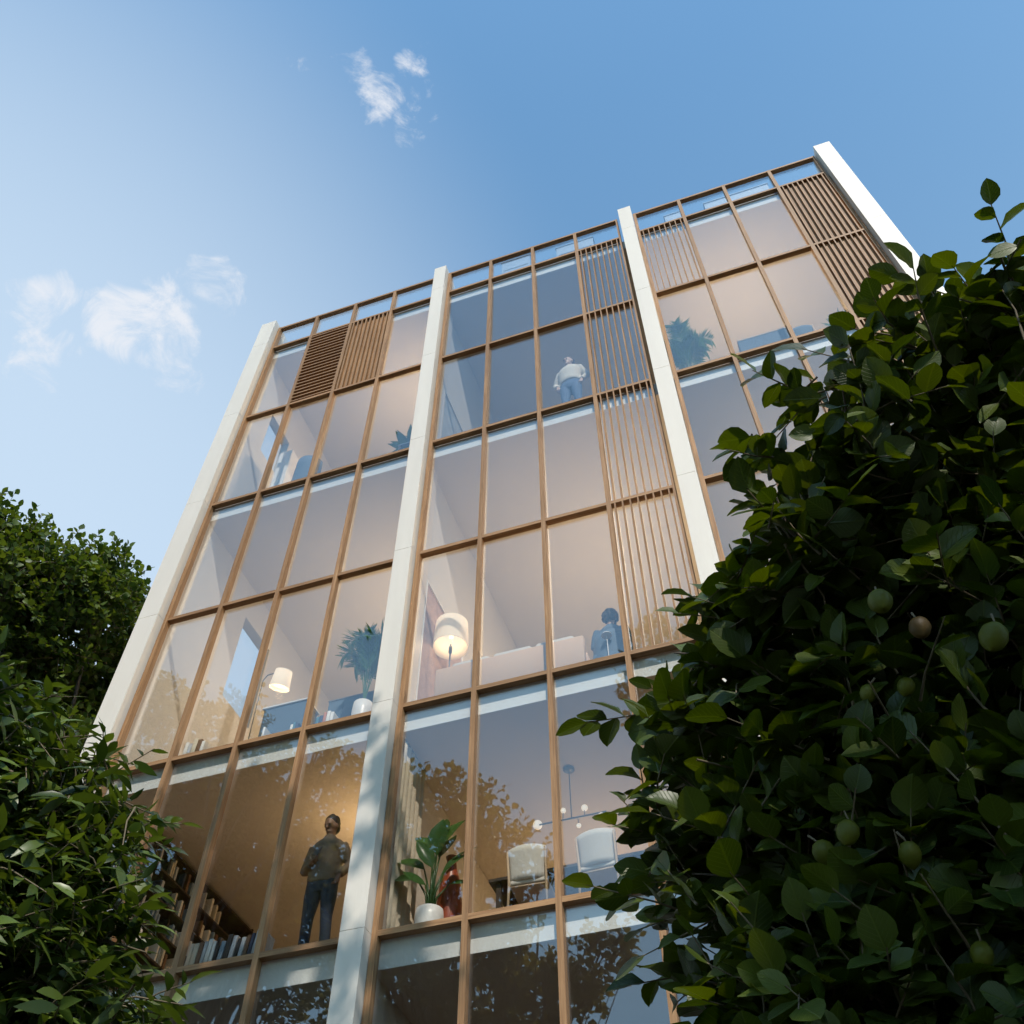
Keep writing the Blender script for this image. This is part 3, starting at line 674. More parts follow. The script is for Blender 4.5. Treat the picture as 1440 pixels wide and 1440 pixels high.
# seated person and barrel armchair, upper middle flat
def seated(label, loc, rz, sc):
    t = thing('person', label, 'person', loc, rz); t.scale = (sc,) * 3
    body = MB(); R = head(body, (0, -.03, 1.165), .25)
    body.tube([(0, .01, .95), (0, .0, 1.03), (0, -.015, 1.1)], [.06, .052, .054], 12)
    arms = [((s * .18, .02, .93), (s * .25, .03, .66), (s * .13, -.25, .62)) for s in (-1, 1)]
    for a in arms: body.tube(limb_pts(*a), [.045, .042, .036, .034, .026], 10); hand(body, a[2], (0, -1, -.1), (1, 0, 0), 1, .3)
    legs = []
    for s in (-1, 1):
        P = [(s * .09, 0, .5), (s * .1, -.22, .52), (s * .1, -.45, .5), (s * .1, -.46, .28), (s * .1, -.44, .09)]; legs.append(P)
        body.tube(P, [.075, .07, .055, .048, .036], 10); body.tube([(s * .1, -.42, .05), (s * .1, -.52, .045), (s * .1, -.62, .03)], [.035, .035, .025], 8)
    body.tube([(0, 0, .45), (0, .01, .7), (0, .01, .95)], [(.14, .1), (.13, .09), (.12, .07)], 12)
    fuse(body, .010).build('body', SKIN_L, t)
    sw = MB(); sw.tube([(0, 0, .44), (0, .01, .52), (0, .015, .75), (0, .015, .9), (0, .01, .965), (0, .005, 1.02)], [(.2, .14), (.205, .15), (.185, .125), (.18, .115), (.12, .085), (.065, .06)], 18)
    for a in arms: sw.tube(limb_pts(*a), [.072, .068, .058, .052, .04], 12)
    fuse(sw, .012).build('shirt', FAB_B, t)
    tr = MB(); tr.tube([(0, .0, .42), (0, 0, .5)], [(.17, .13), (.165, .13)], 14)
    for P in legs: tr.tube(P, [.1, .092, .072, .064, .056], 12)
    fuse(tr, .012).build('trousers', DENIM_L, t)
    for s in (-1, 1): MB().rbox(s * .1 - .045, s * .1 + .045, -.62, -.36, .0, .085, .03).build('shoe', SHOE, t)
    hair_part(R, True, HAIR_D, t); eyes(R, t); return t
pc = at_y(857, 862, .52)
seated('person with dark curly hair seated with their back to the window', (pc[0], .50, F5), PI, min(1.05, (pc[2] - F5) / 1.31))
ac = thing('armchair', 'slate blue barrel armchair under the curly haired person', 'armchair', (pc[0] + .01, .56, F5), PI)
def arc_shell(z0, z1, r0, r1, a0, a1, th, n=20, m=5):
    rows = []
    for i in range(m + 1):
        z = z0 + (z1 - z0) * i / m; r = r0 + (r1 - r0) * i / m
        rows.append([(r * math.cos(a0 + (a1 - a0) * k / n), r * math.sin(a0 + (a1 - a0) * k / n), z) for k in range(n + 1)])
    inn = [[(p[0] * (1 - th / r0), p[1] * (1 - th / r0), p[2]) for p in r] for r in rows]
    mb = MB(); loop = rows + inn[::-1] + [rows[0]]
    mb.sheet(loop, True)
    for e in (0, n): mb.add([r[e] for r in loop[:-1]], [tuple(range(len(loop) - 1))], False)
    return mb
arc_shell(.12, .74, .33, .27, math.radians(-15), math.radians(195), .05).build('backrest', FAB_B, ac)
MB().rbox(-.26, .26, -.32, .24, .22, .40, .05).build('seat', FAB_B, ac)
for sx in (-1, 1):
    for sy in (-1, 1): MB().tube([(sx * .2, sy * .2, 0), (sx * .19, sy * .19, .24)], [.014, .02], 8).build('leg', DWOOD, ac)

def lathe_thing(): pass
# mushroom lamp in front of the armchair
pm_ = at_y(853, 893, .2)
ml = thing('mushroom_lamp', 'small white mushroom shaped lamp on a thin stem before the blue armchair', 'lamp', (pm_[0], .2, F5))
hz = pm_[2] - F5
MB().lathe([(0, 0), (.06, 0), (.06, .012), (.008, .02), (.006, .03), (.006, hz)], n=20).build('stand', WHITE, ml)
MB().lathe([(.0, hz + .035), (.03, hz + .03), (.06, hz + .01), (.07, hz - .012), (.055, hz - .01), (.0, hz)], n=24).build('lamp_shade', WHITE, ml)

# sofa with its back to the window
sa = at_y(612, 940, .2); sb_ = at_y(820, 893, .2)
sof = thing('sofa', 'long pale fabric sofa seen from behind through the middle window', 'sofa', ((sa[0] + sb_[0]) / 2, .2, F5)); hw = (sb_[0] - sa[0]) / 2; hs_ = .5 * (sa[2] + sb_[2]) - F5
MB().box(-hw + .12, hw - .12, .02, .66, .13, .33).build('frame', SOFAM, sof)
MB().rbox(-hw, hw, 0, .105, .12, hs_, .03).build('backrest', SOFAM, sof)
for k in (-1, 1):
    MB().rbox(k * hw - (.14 if k > 0 else 0), k * hw + (.14 if k < 0 else 0), .172, .68, .12, .52, .035).build('armrest', SOFAM, sof)
n3 = 3
for k in range(n3):
    w0 = (2 * hw - .28) / n3; xa = -hw + .14 + k * w0
    MB().rbox(xa + .006, xa + w0 - .006, .18, .66, .33, .46, .04).build('seat_cushion', SOFAM, sof)
    Rm = Matrix.Translation((xa + w0 / 2, .195, hs_ - .045)) @ Euler((math.radians(-8), 0, 0)).to_matrix().to_4x4()
    MB().rbox(-w0 / 2 + .02, w0 / 2 - .02, -.07, .07, -.18, .255, .055, Rm).build('back_cushion', FAB_W, sof)
for sx in (-1, 1):
    for yy in (.06, .6): MB().tube([(sx * (hw - .1), yy, 0), (sx * (hw - .1), yy, .14)], [.016, .022], 8).build('leg', DWOOD, sof)
# tall floor lamp beyond the sofa
LAMPY = 1.02
q0 = at_y(636, 874, LAMPY); q1 = at_y(636, 914, LAMPY); wl = (at_y(659, 900, LAMPY)[0] - at_y(613, 900, LAMPY)[0]) / 2
fl = thing('floor_lamp', 'floor lamp with a round cream drum shade behind the pale sofa', 'lamp', (q0[0], LAMPY, F5)); zt, zb = q0[2] - F5 - .06, q1[2] - F5 + .06
SHADE = emit('lit_lamp_shade', (1, .80, .55, 1), .35)
MB().lathe([(0, 0), (.15, 0), (.15, .02), (.012, .03), (.012, zb + .06)], n=20).build('stand', GREYM, fl)
MB().lathe([(.02, zb - .12), (.028, zb - .1), (.028, zb + .0), (.02, zb + .02)], n=14).build('socket', GREYM, fl)
MB().lathe([(wl, zb), (wl * .97, (zb + zt) / 2), (wl * .92, zt), (wl * .90, zt), (wl * .95, (zb + zt) / 2), (wl * .975, zb), (wl, zb)], n=36).build('lamp_shade', SHADE, fl)
MB().ball((0, 0, (zb + zt) / 2), (.04, .04, .055)).build('bulb', emit('bulb', (1, .8, .55, 1), 1.2), fl)
lamp('lamp_light', (q0[0], LAMPY, F5 + (zb + zt) / 2 - .08), 3.5, SOFT, .05)

# large textured canvas on the partition wall, and a framed picture one flat higher
CANV = plain('textured_canvas', (.42, .30, .25), .9, .35, 7, 1.0, 25)
def canvas(label, ya, yb, za, zb_, mat, name='painting'):
    t = thing(name, label, 'picture', (4.282, ya, za)); f = MB(); h = zb_ - za; wd = yb - ya
    f.box(0, .055, 0, .03, 0, h); f.box(0, .055, wd - .03, wd, 0, h); f.box(0, .055, .03, wd - .03, 0, .03); f.box(0, .055, .03, wd - .03, h - .03, h)
    f.build('frame', WHITE, t); MB().box(.003, .035, .032, wd - .032, .032, h - .032).build('canvas', mat, t)
canvas('tall pinkish textured canvas in a white frame beside the cream lamp', .52, 2.1, 9.0, 11.45, CANV)
CANV2 = plain('grey_canvas', (.40, .43, .46), .85, .45, 3, .6, 20)
canvas('white framed grey canvas on the wall behind the upper middle window', .42, 1.7, 14.9, 17.0, CANV2)

# chairs and table, lowest row of the middle bay
def chair(label, loc, rz, group=None, mat=None):
    t = thing('dining_chair', label, 'chair', loc, rz, group); mat = mat or FAB_W
    rows = []
    for i in range(7):
        z = .46 + .36 * i / 6
        rows.append([(x * (.205 + .012 * i / 6), -.235 - .05 * i / 6 + .05 * (x * x), z + .02 * (1 - x * x) * (i / 6)) for x in np.linspace(-1, 1, 11)])
    MB().sheet(rows, True, .03, (0, 1, 0)).build('backrest', mat, t)
    MB().rbox(-.215, .215, -.21, .22, .42, .475, .022).build('seat', mat, t)
    for sx in (-1, 1):
        MB().tube([(sx * .215, -.25, 0), (sx * .205, -.215, .42), (sx * .212, -.262, .79)], [.013, .016, .011], 8).build('leg', LWOOD, t)
        MB().tube([(sx * .205, .2, 0), (sx * .195, .18, .43)], [.012, .016], 8).build('leg', LWOOD, t)
    MB().tube([(-.2, -.216, .385), (.2, -.216, .385)], .012, 8).build('rail', LWOOD, t)
    return t
pa = at_y(737, 1200, .24)
chair('pale dining chair with its curved back to the middle window', (pa[0], .53, F6), math.radians(3))
pb_ = at_y(835, 1180, .22)
chair('pale dining chair partly behind the fruit tree leaves', (pb_[0] + .02, .50, F6), math.radians(-3))
chair('pale dining chair seen side on at the left end of the dark table', (5.16, .98, F6), math.radians(-78))
dt = thing('dining_table', 'dark wooden dining table behind the pale chairs', 'table', (6.35, 1.05, F6))
MB().box(-.95, .95, -.42, .42, .71, .745).build('table_top', DWOOD, dt)
for sx in (-1, 1):
    for sy in (-1, 1): MB().box(sx * .85 - .03, sx * .85 + .03, sy * .34 - .03, sy * .34 + .03, 0, .71).build('leg', DWOOD, dt)
# chandelier
CHY = 1.52
pc0 = at_y(800, 1083, CHY); ca = at_y(752, 1161, CHY); cb_ = at_y(853, 1141, CHY); cm_ = at_y(803, 1151, CHY)
ZC = 8.145; chd = thing('chandelier', 'slim bar chandelier with glass globes under the ceiling', 'chandelier', (pc0[0], CHY, ZC))
ch = lambda p: (p[0] - pc0[0], p[1] - CHY, p[2] - ZC)
zbar = ch(cm_)[2]
MB().lathe([(0, 0), (.075, 0), (.075, -.022), (.0, -.025)], n=20).build('canopy', GREYM, chd)
MB().tube([(0, 0, -.02), (0, 0, zbar)], .007, 8).build('rod', GREYM, chd)
xa_, xb_ = ch(ca)[0], ch(cb_)[0]
MB().tube([(xa_, 0, zbar), (xb_, 0, zbar)], .011, 8).build('bar', GREYM, chd)
GLOBE = emit('glass_globe', (1, .86, .66, 1), .7, (.9, .88, .84, 1))
for (px, py, r) in ((756, 1160, .06), (792, 1140, .035), (822, 1136, .042), (846, 1147, .045), (814, 1161, .03)):
    gp = ch(at_y(px, py, CHY + .03)); s = MB(); s.ball(gp, r, 16, 10)
    gl = s.build('globe', GLOBE, chd)
    s = MB(); s.tube([(gp[0], 0, zbar), (gp[0], gp[1] * .5, (zbar + gp[2]) / 2), gp], .005, 6); s.build('arm', GREYM, chd)

# pots and plants
def pot(parent, r, h, taper=.8):
    MB().lathe([(0, 0), (r * taper, 0), (r * .97, h * .35), (r, h * .7), (r * .93, h), (r * .86, h), (r * .86, h - .03), (0, h - .03)], n=28).build('pot', POTM, parent)
    MB().lathe([(0, h - .025), (r * .85, h - .028)], n=20).build('soil', SOIL, parent)
def leafset(parent, kind, P, D, Nn, S, mat, name='leaves'):
    o = leaves_mesh(name, kind, P, D, Nn, S, mat, None); o.parent = parent; return o
def palm(name, label, loc, r, h, nf, H, spread, lw=.16, cat='plant', seed=1, lean=0):
    t = thing(name, label, cat, loc); rg = random.Random(seed); pot(t, r, h)
    P = []; D = []; Nn = []; S = []; st = MB()
    for k in range(nf):
        a = 2 * PI * (k + rg.uniform(-.3, .3)) / nf * 1.0 + k * 2.4; hh = H * rg.uniform(.6, 1.0); sp = spread * rg.uniform(.5, 1.05)
        b = Vector((0, 0, h - .03)); e = Vector((math.cos(a) * sp + lean, math.sin(a) * sp * .6, hh)); c = Vector((e.x * .25, e.y * .25, hh * .9))
        pts = [b * (1 - u) ** 2 + c * 2 * u * (1 - u) + e * u * u for u in [i / 14 for i in range(15)]]
        e2 = e + Vector((math.cos(a), math.sin(a) * .6, -.9)) * sp * .35; pts += [e + (e2 - e) * .5 + Vector((0, 0, .02)), e2]
        st.tube(pts, [.008 * (1 - i / 22) for i in range(len(pts))], 5)
        for i in range(5, len(pts) - 1):
            d = (pts[i + 1] - pts[i - 1]).normalized(); sd_ = d.cross(Vector((0, 0, 1)))
            sd_ = sd_.normalized() if sd_.length > .05 else Vector((1, 0, 0))
            for s in (-1, 1):
                for q in (0, .25, .5, .75):
                    pp = pts[i].lerp(pts[i + 1], q)
                    P.append(pp); D.append(d * .75 + sd_ * s + Vector((0, 0, -.1 + rg.uniform(-.15, .2)))); Nn.append(sd_.cross(d) + Vector((rg.uniform(-.2, .2), 0, .2))); S.append(lw * rg.uniform(.8, 1.15) * (1 - .5 * abs(i / len(pts) - .55)))
    st.build('stems', GREEN_P, t); leafset(t, 'blade', [tuple(p) for p in P], [tuple(d) for d in D], [tuple(n) for n in Nn], S, GREEN_P); return t
pp = at_y(511, 985, .36)
palm('potted_palm', 'feathery palm in a white pot beside the second pier', (pp[0], .38, F5), .145, .50, 13, (at_y(530, 868, .4)[2] - F5), .42, .26, seed=4, lean=.02)
pp = at_y(968, 505, .34)
palm('potted_palm', 'bushy palm in the upper right flat beside the third pier', (pp[0] - .02, .52, F3), .16, .30, 20, at_y(975, 462, .45)[2] - F3, .40, .24, seed=9)
def broad(name, label, loc, r, h, stems, leaf, mat, seed, kind='oval', group=None):
    """upright stems each carrying one broad blade"""
    t = thing(name, label, 'plant', loc, 0, group); rg = random.Random(seed); pot(t, r, h); st = MB(); P = []; D = []; Nn = []; S = []
    for (x, y, z, ld, sc) in stems:
        b = Vector((x * .12, y * .12, h - .03)); e = Vector((x, y, z))
        st.tube([b, Vector((x * .35, y * .35, h + (z - h) * .5)), e], [.016, .013, .008], 6)
        P.append(tuple(e)); d = Vector(ld); D.append(tuple(d)); Nn.append((-d.x * .5 + rg.uniform(-.3, .3), -.8, .6)); S.append(leaf * sc)
    st.build('stems', GREEN_D, t); leafset(t, kind, P, D, Nn, S, mat); return t
pp = at_y(598, 1290, .3)
stems = [(-.10, .0, .85, (-.75, -.1, .5), 1), (-.02, .02, 1.05, (-.5, 0, .8), 1.0), (.03, .03, 1.15, (.05, .1, 1), 1.05), (.10, .0, 1.1, (.45, 0, .9), 1.05), (.06, -.04, .98, (.1, -.3, .8), 1), (.16, .02, .88, (.8, 0, .45), .95),
         (-.16, -.03, .72, (-.9, -.1, .25), .8), (.14, -.03, .70, (.6, -.2, .6), .9), (.02, -.05, .82, (-.25, -.3, .6), .9), (.2, .02, .62, (1, 0, .05), .6), (-.05, -.05, .62, (-.5, -.4, .3), .7), (.05, .05, 1.0, (.3, .3, .9), 1)]
sc_ = (at_y(608, 1146, .35)[2] - F6) / 1.55
stems = [(x, y, z * sc_, d, s) for x, y, z, d, s in stems]
broad('leafy_potted_plant', 'tall plant with broad dark green leaves in a pale blue white pot', (pp[0] + .02, .36, F6), .16, .33, stems, .42, GREEN_D, 3)
# spiky plants
def spiky(name, label, loc, r, h, H, spread, n, seed, kind='lance', leaf=.4, mat=None):
    t = thing(name, label, 'plant', loc); rg = random.Random(seed); pot(t, r, h); st = MB().tube([(0, 0, h - .03), (.01, 0, H * .55)], [.02, .016], 8); st.build('stem', TWIG, t); P = []; D = []; Nn = []; S = []
    for k in range(n):
        a = k * 2.4 + rg.uniform(-.2, .2); u = k / n; el = math.radians(10 + 70 * u + rg.uniform(-10, 10))
        P.append((.01, 0, H * (.45 + .12 * u))); d = Vector((math.cos(a) * math.cos(el), math.sin(a) * math.cos(el), math.sin(el))); D.append(tuple(d)); Nn.append((-d.x * .6, -d.y * .6, 1)); S.append(leaf * rg.uniform(.75, 1.1))
    leafset(t, kind, P, D, Nn, S, mat or GREEN_D); return t
pp = at_y(569, 612, .32)
Hs = (at_y(570, 590, .35)[2] - F3)
spiky('spiky_potted_plant', 'dark spiky plant on the floor by the upper left window', (pp[0], .56, F3), .13, .26, Hs * .95, .3, 36, 5, 'lance', .48)
pp = at_y(1176, 445, .36)
spiky('spiky_potted_plant', 'spiky fan plant at the right end of the upper right flat', (pp[0], .50, F3), .12, .24, (at_y(1176, 428, .48)[2] - F3) * .85, .3, 60, 8, 'blade', .36, GREEN_P)
# low planter beside the spiky plant
pl = at_y(560, 630, .22); pl2 = at_y(590, 620, .22)
lb = thing('low_bench', 'low slate blue bench in front of the dark spiky plant', 'bench', ((pl[0] + pl2[0]) / 2, .215, F3))
bh = max(.2, pl[2] - F3 + .05)
MB().box(-.2, .2, -.03, .03, bh - .03, bh).build('seat', FAB_B, lb)
for sx in (-1, 1): MB().box(sx * .17 - .02, sx * .17 + .02, -.025, .025, 0, bh - .03).build('leg', DWOOD, lb)

# red vase behind the leafy plant
pv = at_y(632, 1255, .62)
vz = thing('floor_vase', 'tall red brown glazed vase behind the broad leaved plant', 'vase', (pv[0], .64, F6)); hv = (at_y(634, 1205, .62)[2] - F6)
MB().lathe([(0, 0), (.10, 0), (.13, hv * .2), (.145, hv * .45), (.12, hv * .68), (.07, hv * .85), (.055, hv * .95), (.07, hv), (.06, hv), (.045, hv * .94), (.0, hv * .8)], n=28).build('vase_body', plain('red_glaze', (.30, .055, .02), .35, .45, 5), vz)
# curtain along the partition wall
cu = MB(); rows = []
for i in range(13):
    z = F6 + .03 + (8.06 - F6 - .03) * i / 12
    rows.append([(4.39 + .035 * math.sin(k * 1.25) * (1 - .35 * i / 12), .22 + k * .024, z) for k in range(30)])
cu.sheet(rows, True, .006, (1, 0, 0))
cut = thing('curtain', 'beige linen curtain hanging beside the second pier', 'curtain', (4.39, .22, F6)); o = cu.build('drape', LINEN, cut); o.location = (-4.39, -.22, -F6)
MB().tube([(-.0, -.02, 8.09 - F6), (0, .76, 8.09 - F6)], .012, 8).build('rail', GREYM, cut)

# left bay, fourth row: lamp with a bent arm, console and books
LY = .72
h0 = at_y(398, 944, LY); h1 = at_y(394, 968, LY); cen = (h0 + h1) / 2
bl = thing('arc_lamp', 'bent arm floor lamp with a tilted cream drum shade above the books', 'lamp', (cen[0] - .3, LY, F5)); zc = cen[2] - F5
MB().lathe([(0, 0), (.13, 0), (.13, .02), (.01, .03), (.01, .05)], n=20).build('base', GREYM, bl)
MB().tube([(0, 0, .04), (-.02, 0, zc * .5), (-.03, 0, zc + .08), (.03, 0, zc + .17), (.29, 0, zc + .19), (.31, 0, zc + .12)], .009, 8).build('arm', GREYM, bl)
Rs = Matrix.Translation((.30, 0, zc)) @ Euler((math.radians(14), math.radians(14), 0)).to_matrix().to_4x4()
MB().lathe([(.155, -.14), (.13, .14), (.125, .14), (.15, -.14), (.155, -.14)], n=32, mat=Rs).build('lamp_shade', emit('lit_shade_two', (1, .80, .56, 1), .5), bl)
MB().lathe([(0, -.11), (.145, -.11), (.145, -.105), (0, -.105)], n=28, mat=Rs).build('diffuser', emit('lamp_diffuser', (1, .82, .58, 1), .9), bl)
lamp('lamp_light', (cen[0] + .0, LY, F5 + zc - .3), 10, SOFT, .06)
c0 = at_y(372, 995, .5); c1 = at_y(431, 981, .5)
cs = thing('console_table', 'white topped console table below the bent arm lamp', 'table', ((c0[0] + c1[0]) / 2, .52, F5)); hw = (c1[0] - c0[0]) / 2 + .03; hc = c0[2] - F5
MB().box(-hw, hw, -.02, .36, hc - .025, hc).build('table_top', WHITE, cs); MB().box(-hw + .03, hw - .03, .0, .34, .1, hc - .027).build('cabinet', FAB_B, cs)
for sx in (-1, 1): MB().box(sx * (hw - .06) - .02, sx * (hw - .06) + .02, .02, .32, 0, .1).build('leg', DWOOD, cs)
# low sideboard behind the palm
c0 = at_y(463, 985, .9); c1 = at_y(520, 970, .9)
lo = thing('sideboard', 'low slate blue sideboard behind the feathery palm', 'sideboard', ((c0[0] + c1[0]) / 2 + .05, .92, F5)); hw = .38; hc = c0[2] - F5
MB().box(-hw, hw, 0, .4, .12, hc - .02).build('cabinet', FAB_B, lo); MB().box(-hw - .01, hw + .01, -.01, .41, hc - .018, hc).build('top', GREYM, lo)
for k in range(3): MB().box(-hw + .01 + k * (2 * hw / 3), -hw - .01 + (k + 1) * (2 * hw / 3), -.012, -.001, .14, hc - .04).build('door', FAB_B, lo)
for sx in (-1, 1): MB().box(sx * (hw - .05) - .02, sx * (hw - .05) + .02, .03, .37, 0, .12).build('leg', DWOOD, lo)

# books
BOOKC = {'white': (.70, .69, .66), 'cream': (.62, .56, .44), 'pale grey': (.45, .47, .50), 'black': (.02, .02, .022), 'teal': (.05, .16, .22), 'dark blue': (.03, .05, .10), 'brown': (.16, .09, .05), 'terracotta': (.45, .17, .09), 'blue grey': (.20, .27, .34)}
BM = {k: plain(k.replace(' ', '_') + '_book_cover', c, .6, .08, 8) for k, c in BOOKC.items()}
PAPER = plain('paper', (.66, .62, .54), .9, .1, 60)
ORD = ['first', 'second', 'third', 'fourth', 'fifth', 'sixth', 'seventh', 'eighth', 'ninth', 'tenth', 'eleventh', 'twelfth', 'thirteenth', 'fourteenth', 'fifteenth', 'sixteenth']
def books(specs, x0, y, z, where, group, gap=.002):
    x = x0
    for i, (c, w_, h_, d_, lean) in enumerate(specs):
        t = thing('book', '%s book, %s from the left in the row %s' % (c, ORD[i], where), 'book', (x + w_ / 2, y, z), 0, group)
        rows = MB(); Rl = Matrix.Translation((-w_ / 2, 0, 0)) @ Euler((0, math.radians(lean), 0)).to_matrix().to_4x4() @ Matrix.Translation((w_ / 2, 0, 0))
        # two boards and a rounded spine towards the glass
        cv = MB(); cv.box(-w_ / 2, -w_ / 2 + .003, 0, d_, 0, h_, Rl); cv.box(w_ / 2 - .003, w_ / 2, 0, d_, 0, h_, Rl)
        sp = [[(Rl @ Vector((w_ / 2 * math.sin(u), -.004 * math.cos(u), zz))) for u in np.linspace(-PI / 2, PI / 2, 7)] for zz in (0, h_)]
        cv.sheet(sp, True, .003, (0, 1, 0)); cv.build('cover', BM[c], t)
        MB().box(-w_ / 2 + .0035, w_ / 2 - .0035, .004, d_ - .006, .004, h_ - .006, Rl).build('pages', PAPER, t)
        x += w_ + gap + math.sin(math.radians(max(0, lean))) * h_ * .25
    return x
rb = random.Random(11)
xs0 = at_y(262, 1350, .22)[0]
seq = ['cream', 'cream', 'brown', 'pale grey', 'white', 'white', 'black', 'blue grey', 'black', 'pale grey', 'black', 'pale grey', 'brown', 'dark blue', 'pale grey', 'blue grey']
books([(c, rb.uniform(.038, .062), rb.uniform(.33, .40), .22, 5 if i > 6 else 3) for i, c in enumerate(seq)], xs0, .2, F6, 'left of the standing man', 'books behind the lowest left window', .004)
xs0 = at_y(258, 1058, .22)[0]
books([(c, rb.uniform(.04, .07), rb.uniform(.33, .42), .2, 2) for c in ('white', 'pale grey', 'cream', 'brown', 'white')], xs0, .2, F5, 'below the side window', 'books under the side window')
xs0 = at_y(369, 1030, .22)[0]
books([('white', .035, .34, .2, 2)], xs0, .2, F5, 'below the console table', 'books below the console')
xs0 = at_y(410, 1018, .22)[0]
books([(c, rb.uniform(.03, .05), h, .2, 1) for c, h in (('white', .27), ('teal', .30), ('dark blue', .28))], xs0, .2, F5, 'under the arc lamp', 'books below the bent arm lamp')
xs0 = at_y(445, 1010, .22)[0]
books([(c, rb.uniform(.035, .05), h, .2, 3) for c, h in (('teal', .30), ('dark blue', .31), ('terracotta', .35), ('white', .36), ('white', .33))], xs0, .2, F5, 'beside the palm', 'books beside the palm')

# tall dark bookcase along the left wall of the lowest flat
bk = thing('bookcase', 'dark wooden bookcase along the left wall of the lowest flat', 'bookcase', (-.02, 1.0, F6)); bw, bd, bhh = 2.7, .42, 2.66
f = MB(); f.box(0, .015, 0, bw, 0, bhh); f.box(.016, bd, 0, .03, 0, bhh); f.box(.016, bd, bw - .03, bw, 0, bhh); f.build('frame', DWOOD, bk)
for k in range(8): MB().box(.017, bd - .004, .032, bw - .032, k * .372, k * .372 + .028).build('shelf', DWOOD, bk)
for k in (3, 4, 5, 6):
    y = .08
    while y < 1.9:
        wv = rb.uniform(.03, .05); hb = rb.uniform(.2, .29); c = rb.choice(['white', 'pale grey', 'black', 'brown', 'blue grey', 'dark blue', 'cream'])
        t = thing('book', 'book shelved among many in the dark bookcase', 'book', (.2, 1.0 + y, F6 + k * .372 + .029), 0, 'books in the dark bookcase')
        MB().box(-.12, .17, 0, wv, 0, hb).build('cover', BM[c], t); MB().box(-.1, .165, .004, wv - .004, hb, hb + .002).build('pages', PAPER, t); y += wv + rb.uniform(.003, .2)

# upper left flat: armchair and sofa end
p0 = at_y(425, 655, .42)
ua = thing('armchair', 'blue grey armchair beside the white column in the upper left flat', 'armchair', (p0[0] + .05, .62, F3), PI * .93)
arc_shell(.14, p0[2] - F3 + .22, .30, .27, math.radians(-10), math.radians(190), .05).build('backrest', FAB_B, ua)
MB().rbox(-.25, .25, -.3, .22, .24, .42, .05).build('seat', FAB_B, ua)
for sx in (-1, 1):
    for sy in (-1, 1): MB().tube([(sx * .18, sy * .18, 0), (sx * .17, sy * .17, .25)], [.013, .018], 8).build('leg', LWOOD, ua)
pn = thing('napkin_cushion', 'small white cushion on the blue grey armchair', 'cushion', (p0[0] + .04, .56, F3 + p0[2] - F3 + .1)); pn.name = 'cushion'
# cushion leans on the inside of the backrest
cz = p0[2] - F3
pn.location = (p0[0] + .05, .66, F3 + .43)
MB().rbox(-.16, .16, -.05, .05, 0, .34, .045, Euler((math.radians(-10), math.radians(12), 0)).to_matrix().to_4x4()).build('cover', WHITE, pn)
us = thing('ottoman', 'low blue grey ottoman to the right of the upper left armchair', 'ottoman', (at_y(470, 660, .4)[0], .5, F3))
MB().rbox(-.22, .22, -.2, .2, .12, .45, .05).build('cushion', FAB_B, us)
for sx in (-1, 1):
    for sy in (-1, 1): MB().tube([(sx * .16, sy * .14, 0), (sx * .16, sy * .14, .14)], .016, 8).build('leg', LWOOD, us)
# upper right flat: low cabinet and a chair
c0 = at_y(1037, 480, .25); c1 = at_y(1112, 458, .25)
lo = thing('low_cabinet', 'long low slate blue cabinet behind the upper right windows', 'cabinet', ((c0[0] + c1[0]) / 2, .25, F3)); hw = (c1[0] - c0[0]) / 2; hc = max(.35, c0[2] - F3)
MB().box(-hw, hw, 0, .4, .08, hc - .022).build('cabinet', FAB_B, lo); MB().box(-hw - .01, hw + .01, -.01, .41, hc - .02, hc).build('top', FAB_W, lo)
for sx in (-1, 1): MB().box(sx * (hw - .05) - .02, sx * (hw - .05) + .02, .03, .37, 0, .08).build('leg', DWOOD, lo)
p0 = at_y(1124, 462, .3)
chair('slate blue chair at the right end of the long low cabinet', (p0[0] + .02, .62, F3), 0, None, FAB_B)

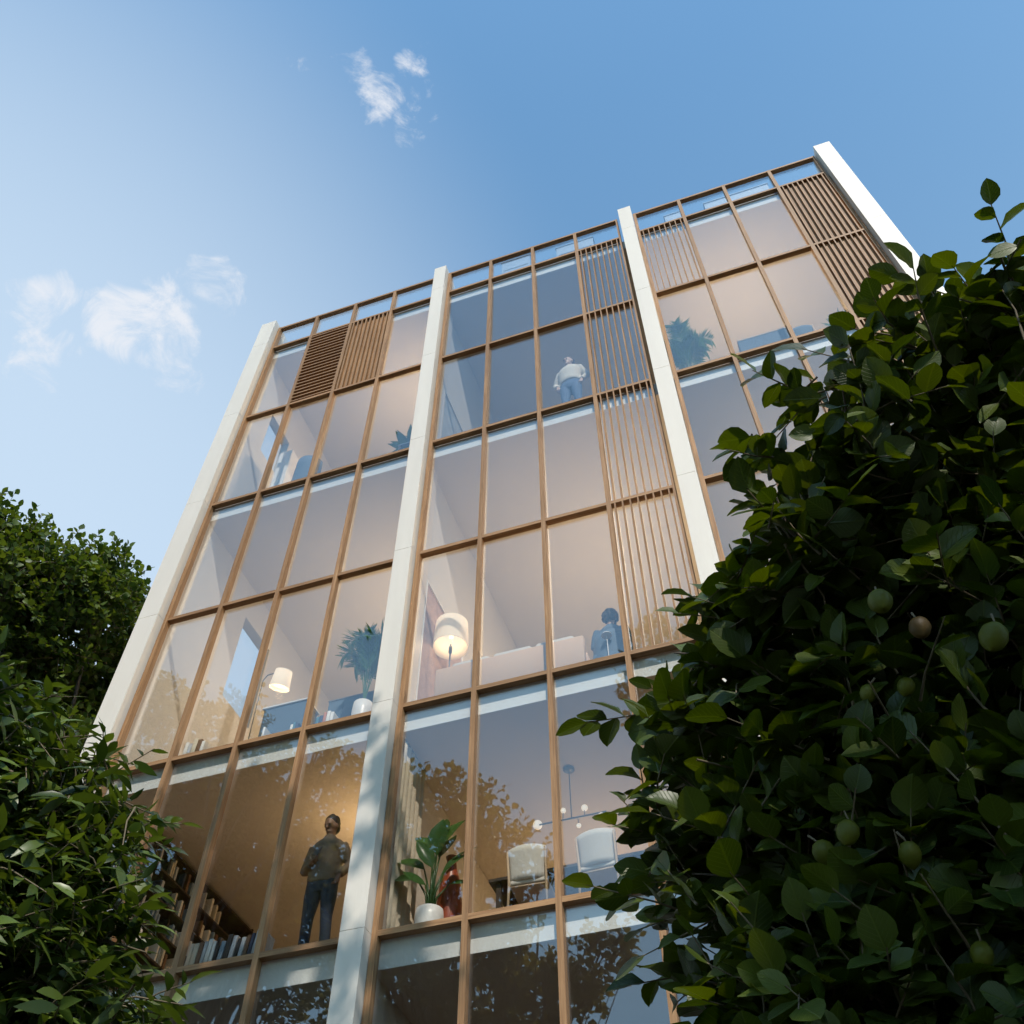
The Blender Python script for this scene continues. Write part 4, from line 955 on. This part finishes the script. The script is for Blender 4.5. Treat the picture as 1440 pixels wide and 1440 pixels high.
# rooftop plant boxes behind the top glass
RBX = plain('pale_blue_metal', (.24, .32, .42), .5, .05)
for i, (x0, y0, x1, y1, lab) in enumerate(((706, 372, 745, 358, 'low pale metal roof unit behind the top glass of the middle bay'), (782, 350, 833, 334, 'low pale metal roof unit left of the third pier'), (934, 305, 956, 298, 'low pale metal roof unit right of the third pier'), (990, 288, 1078, 258, 'long low pale metal roof unit near the top right'))):
    a_ = at_y(x0, y0, .7); b_ = at_y(x1, y1, .7); hh = max(.3, (a_[2] + b_[2]) / 2 - F1)
    ru = thing('roof_unit', lab, 'roof unit', ((a_[0] + b_[0]) / 2, .7, F1)); hw = (b_[0] - a_[0]) / 2
    MB().box(-hw, hw, 0, .5, .05, hh).build('casing', RBX, ru); MB().box(-hw - .02, hw + .02, -.02, .52, hh + .001, hh + .03).build('lid', RBX, ru)
    g_ = MB()
    for k in range(5): g_.box(-hw + .05, hw - .05, -.008, -.001, .1 + k * (hh - .15) / 5, .1 + k * (hh - .15) / 5 + .03)
    g_.build('grille', GREYM, ru)
    for sx in (-1, 1): MB().box(sx * (hw - .1) - .03, sx * (hw - .1) + .03, .03, .47, 0, .05).build('foot', GREYM, ru)

# fruit hanging among the leaves of the right-hand tree
FRU = plain('green_fruit_skin', (.075, .082, .007), .5, .35, 14, .15, 80, spec=.2); FRU2 = plain('ripening_fruit_skin', (.085, .05, .014), .5, .4, 10, .15, 80, spec=.2)
for (x, y, d, rp, ripe, lab) in FR:
    d += .06; c = at_dist(x, y, d); r = rp * .80 * d / CF; t = thing('fruit', lab, 'fruit', tuple(c), 0, 'fruit on the tree')
    t.rotation_euler = (RNG.uniform(-.5, .5), RNG.uniform(-.5, .5), RNG.uniform(0, 6))
    prof = [(0.001, -1.12), (.12, -1.06), (.45, -.88), (.82, -.5), (1, 0), (.9, .5), (.55, .88), (.2, .98), (.06, .93), (.001, .9)]
    MB().lathe([(a * r * .92, b * r * 1.08) for a, b in prof], n=24).build('flesh', FRU2 if ripe else FRU, t)
    MB().tube([(0, 0, .9 * r), (.003, 0, 1.3 * r), (.012, 0, 1.9 * r)], [.0022, .0018, .0022], 6).build('stalk', TWIG, t)

# tall white cabinet against the left wall of the upper left flat
tc_ = thing('tall_cabinet', 'tall narrow white cabinet below the side window of the upper left flat', 'cabinet', (.64, .82, F3))
MB().box(-.14, .14, .02, .4, .06, 2.55).build('cabinet', WHITE, tc_)
for k in range(2): MB().box(-.137, .137, 0, .018, .08 + k * 1.24, 1.30 + k * 1.24).build('door', WHITE, tc_)
MB().box(-.12, .12, .05, .38, 0, .06).build('plinth', GREYM, tc_)
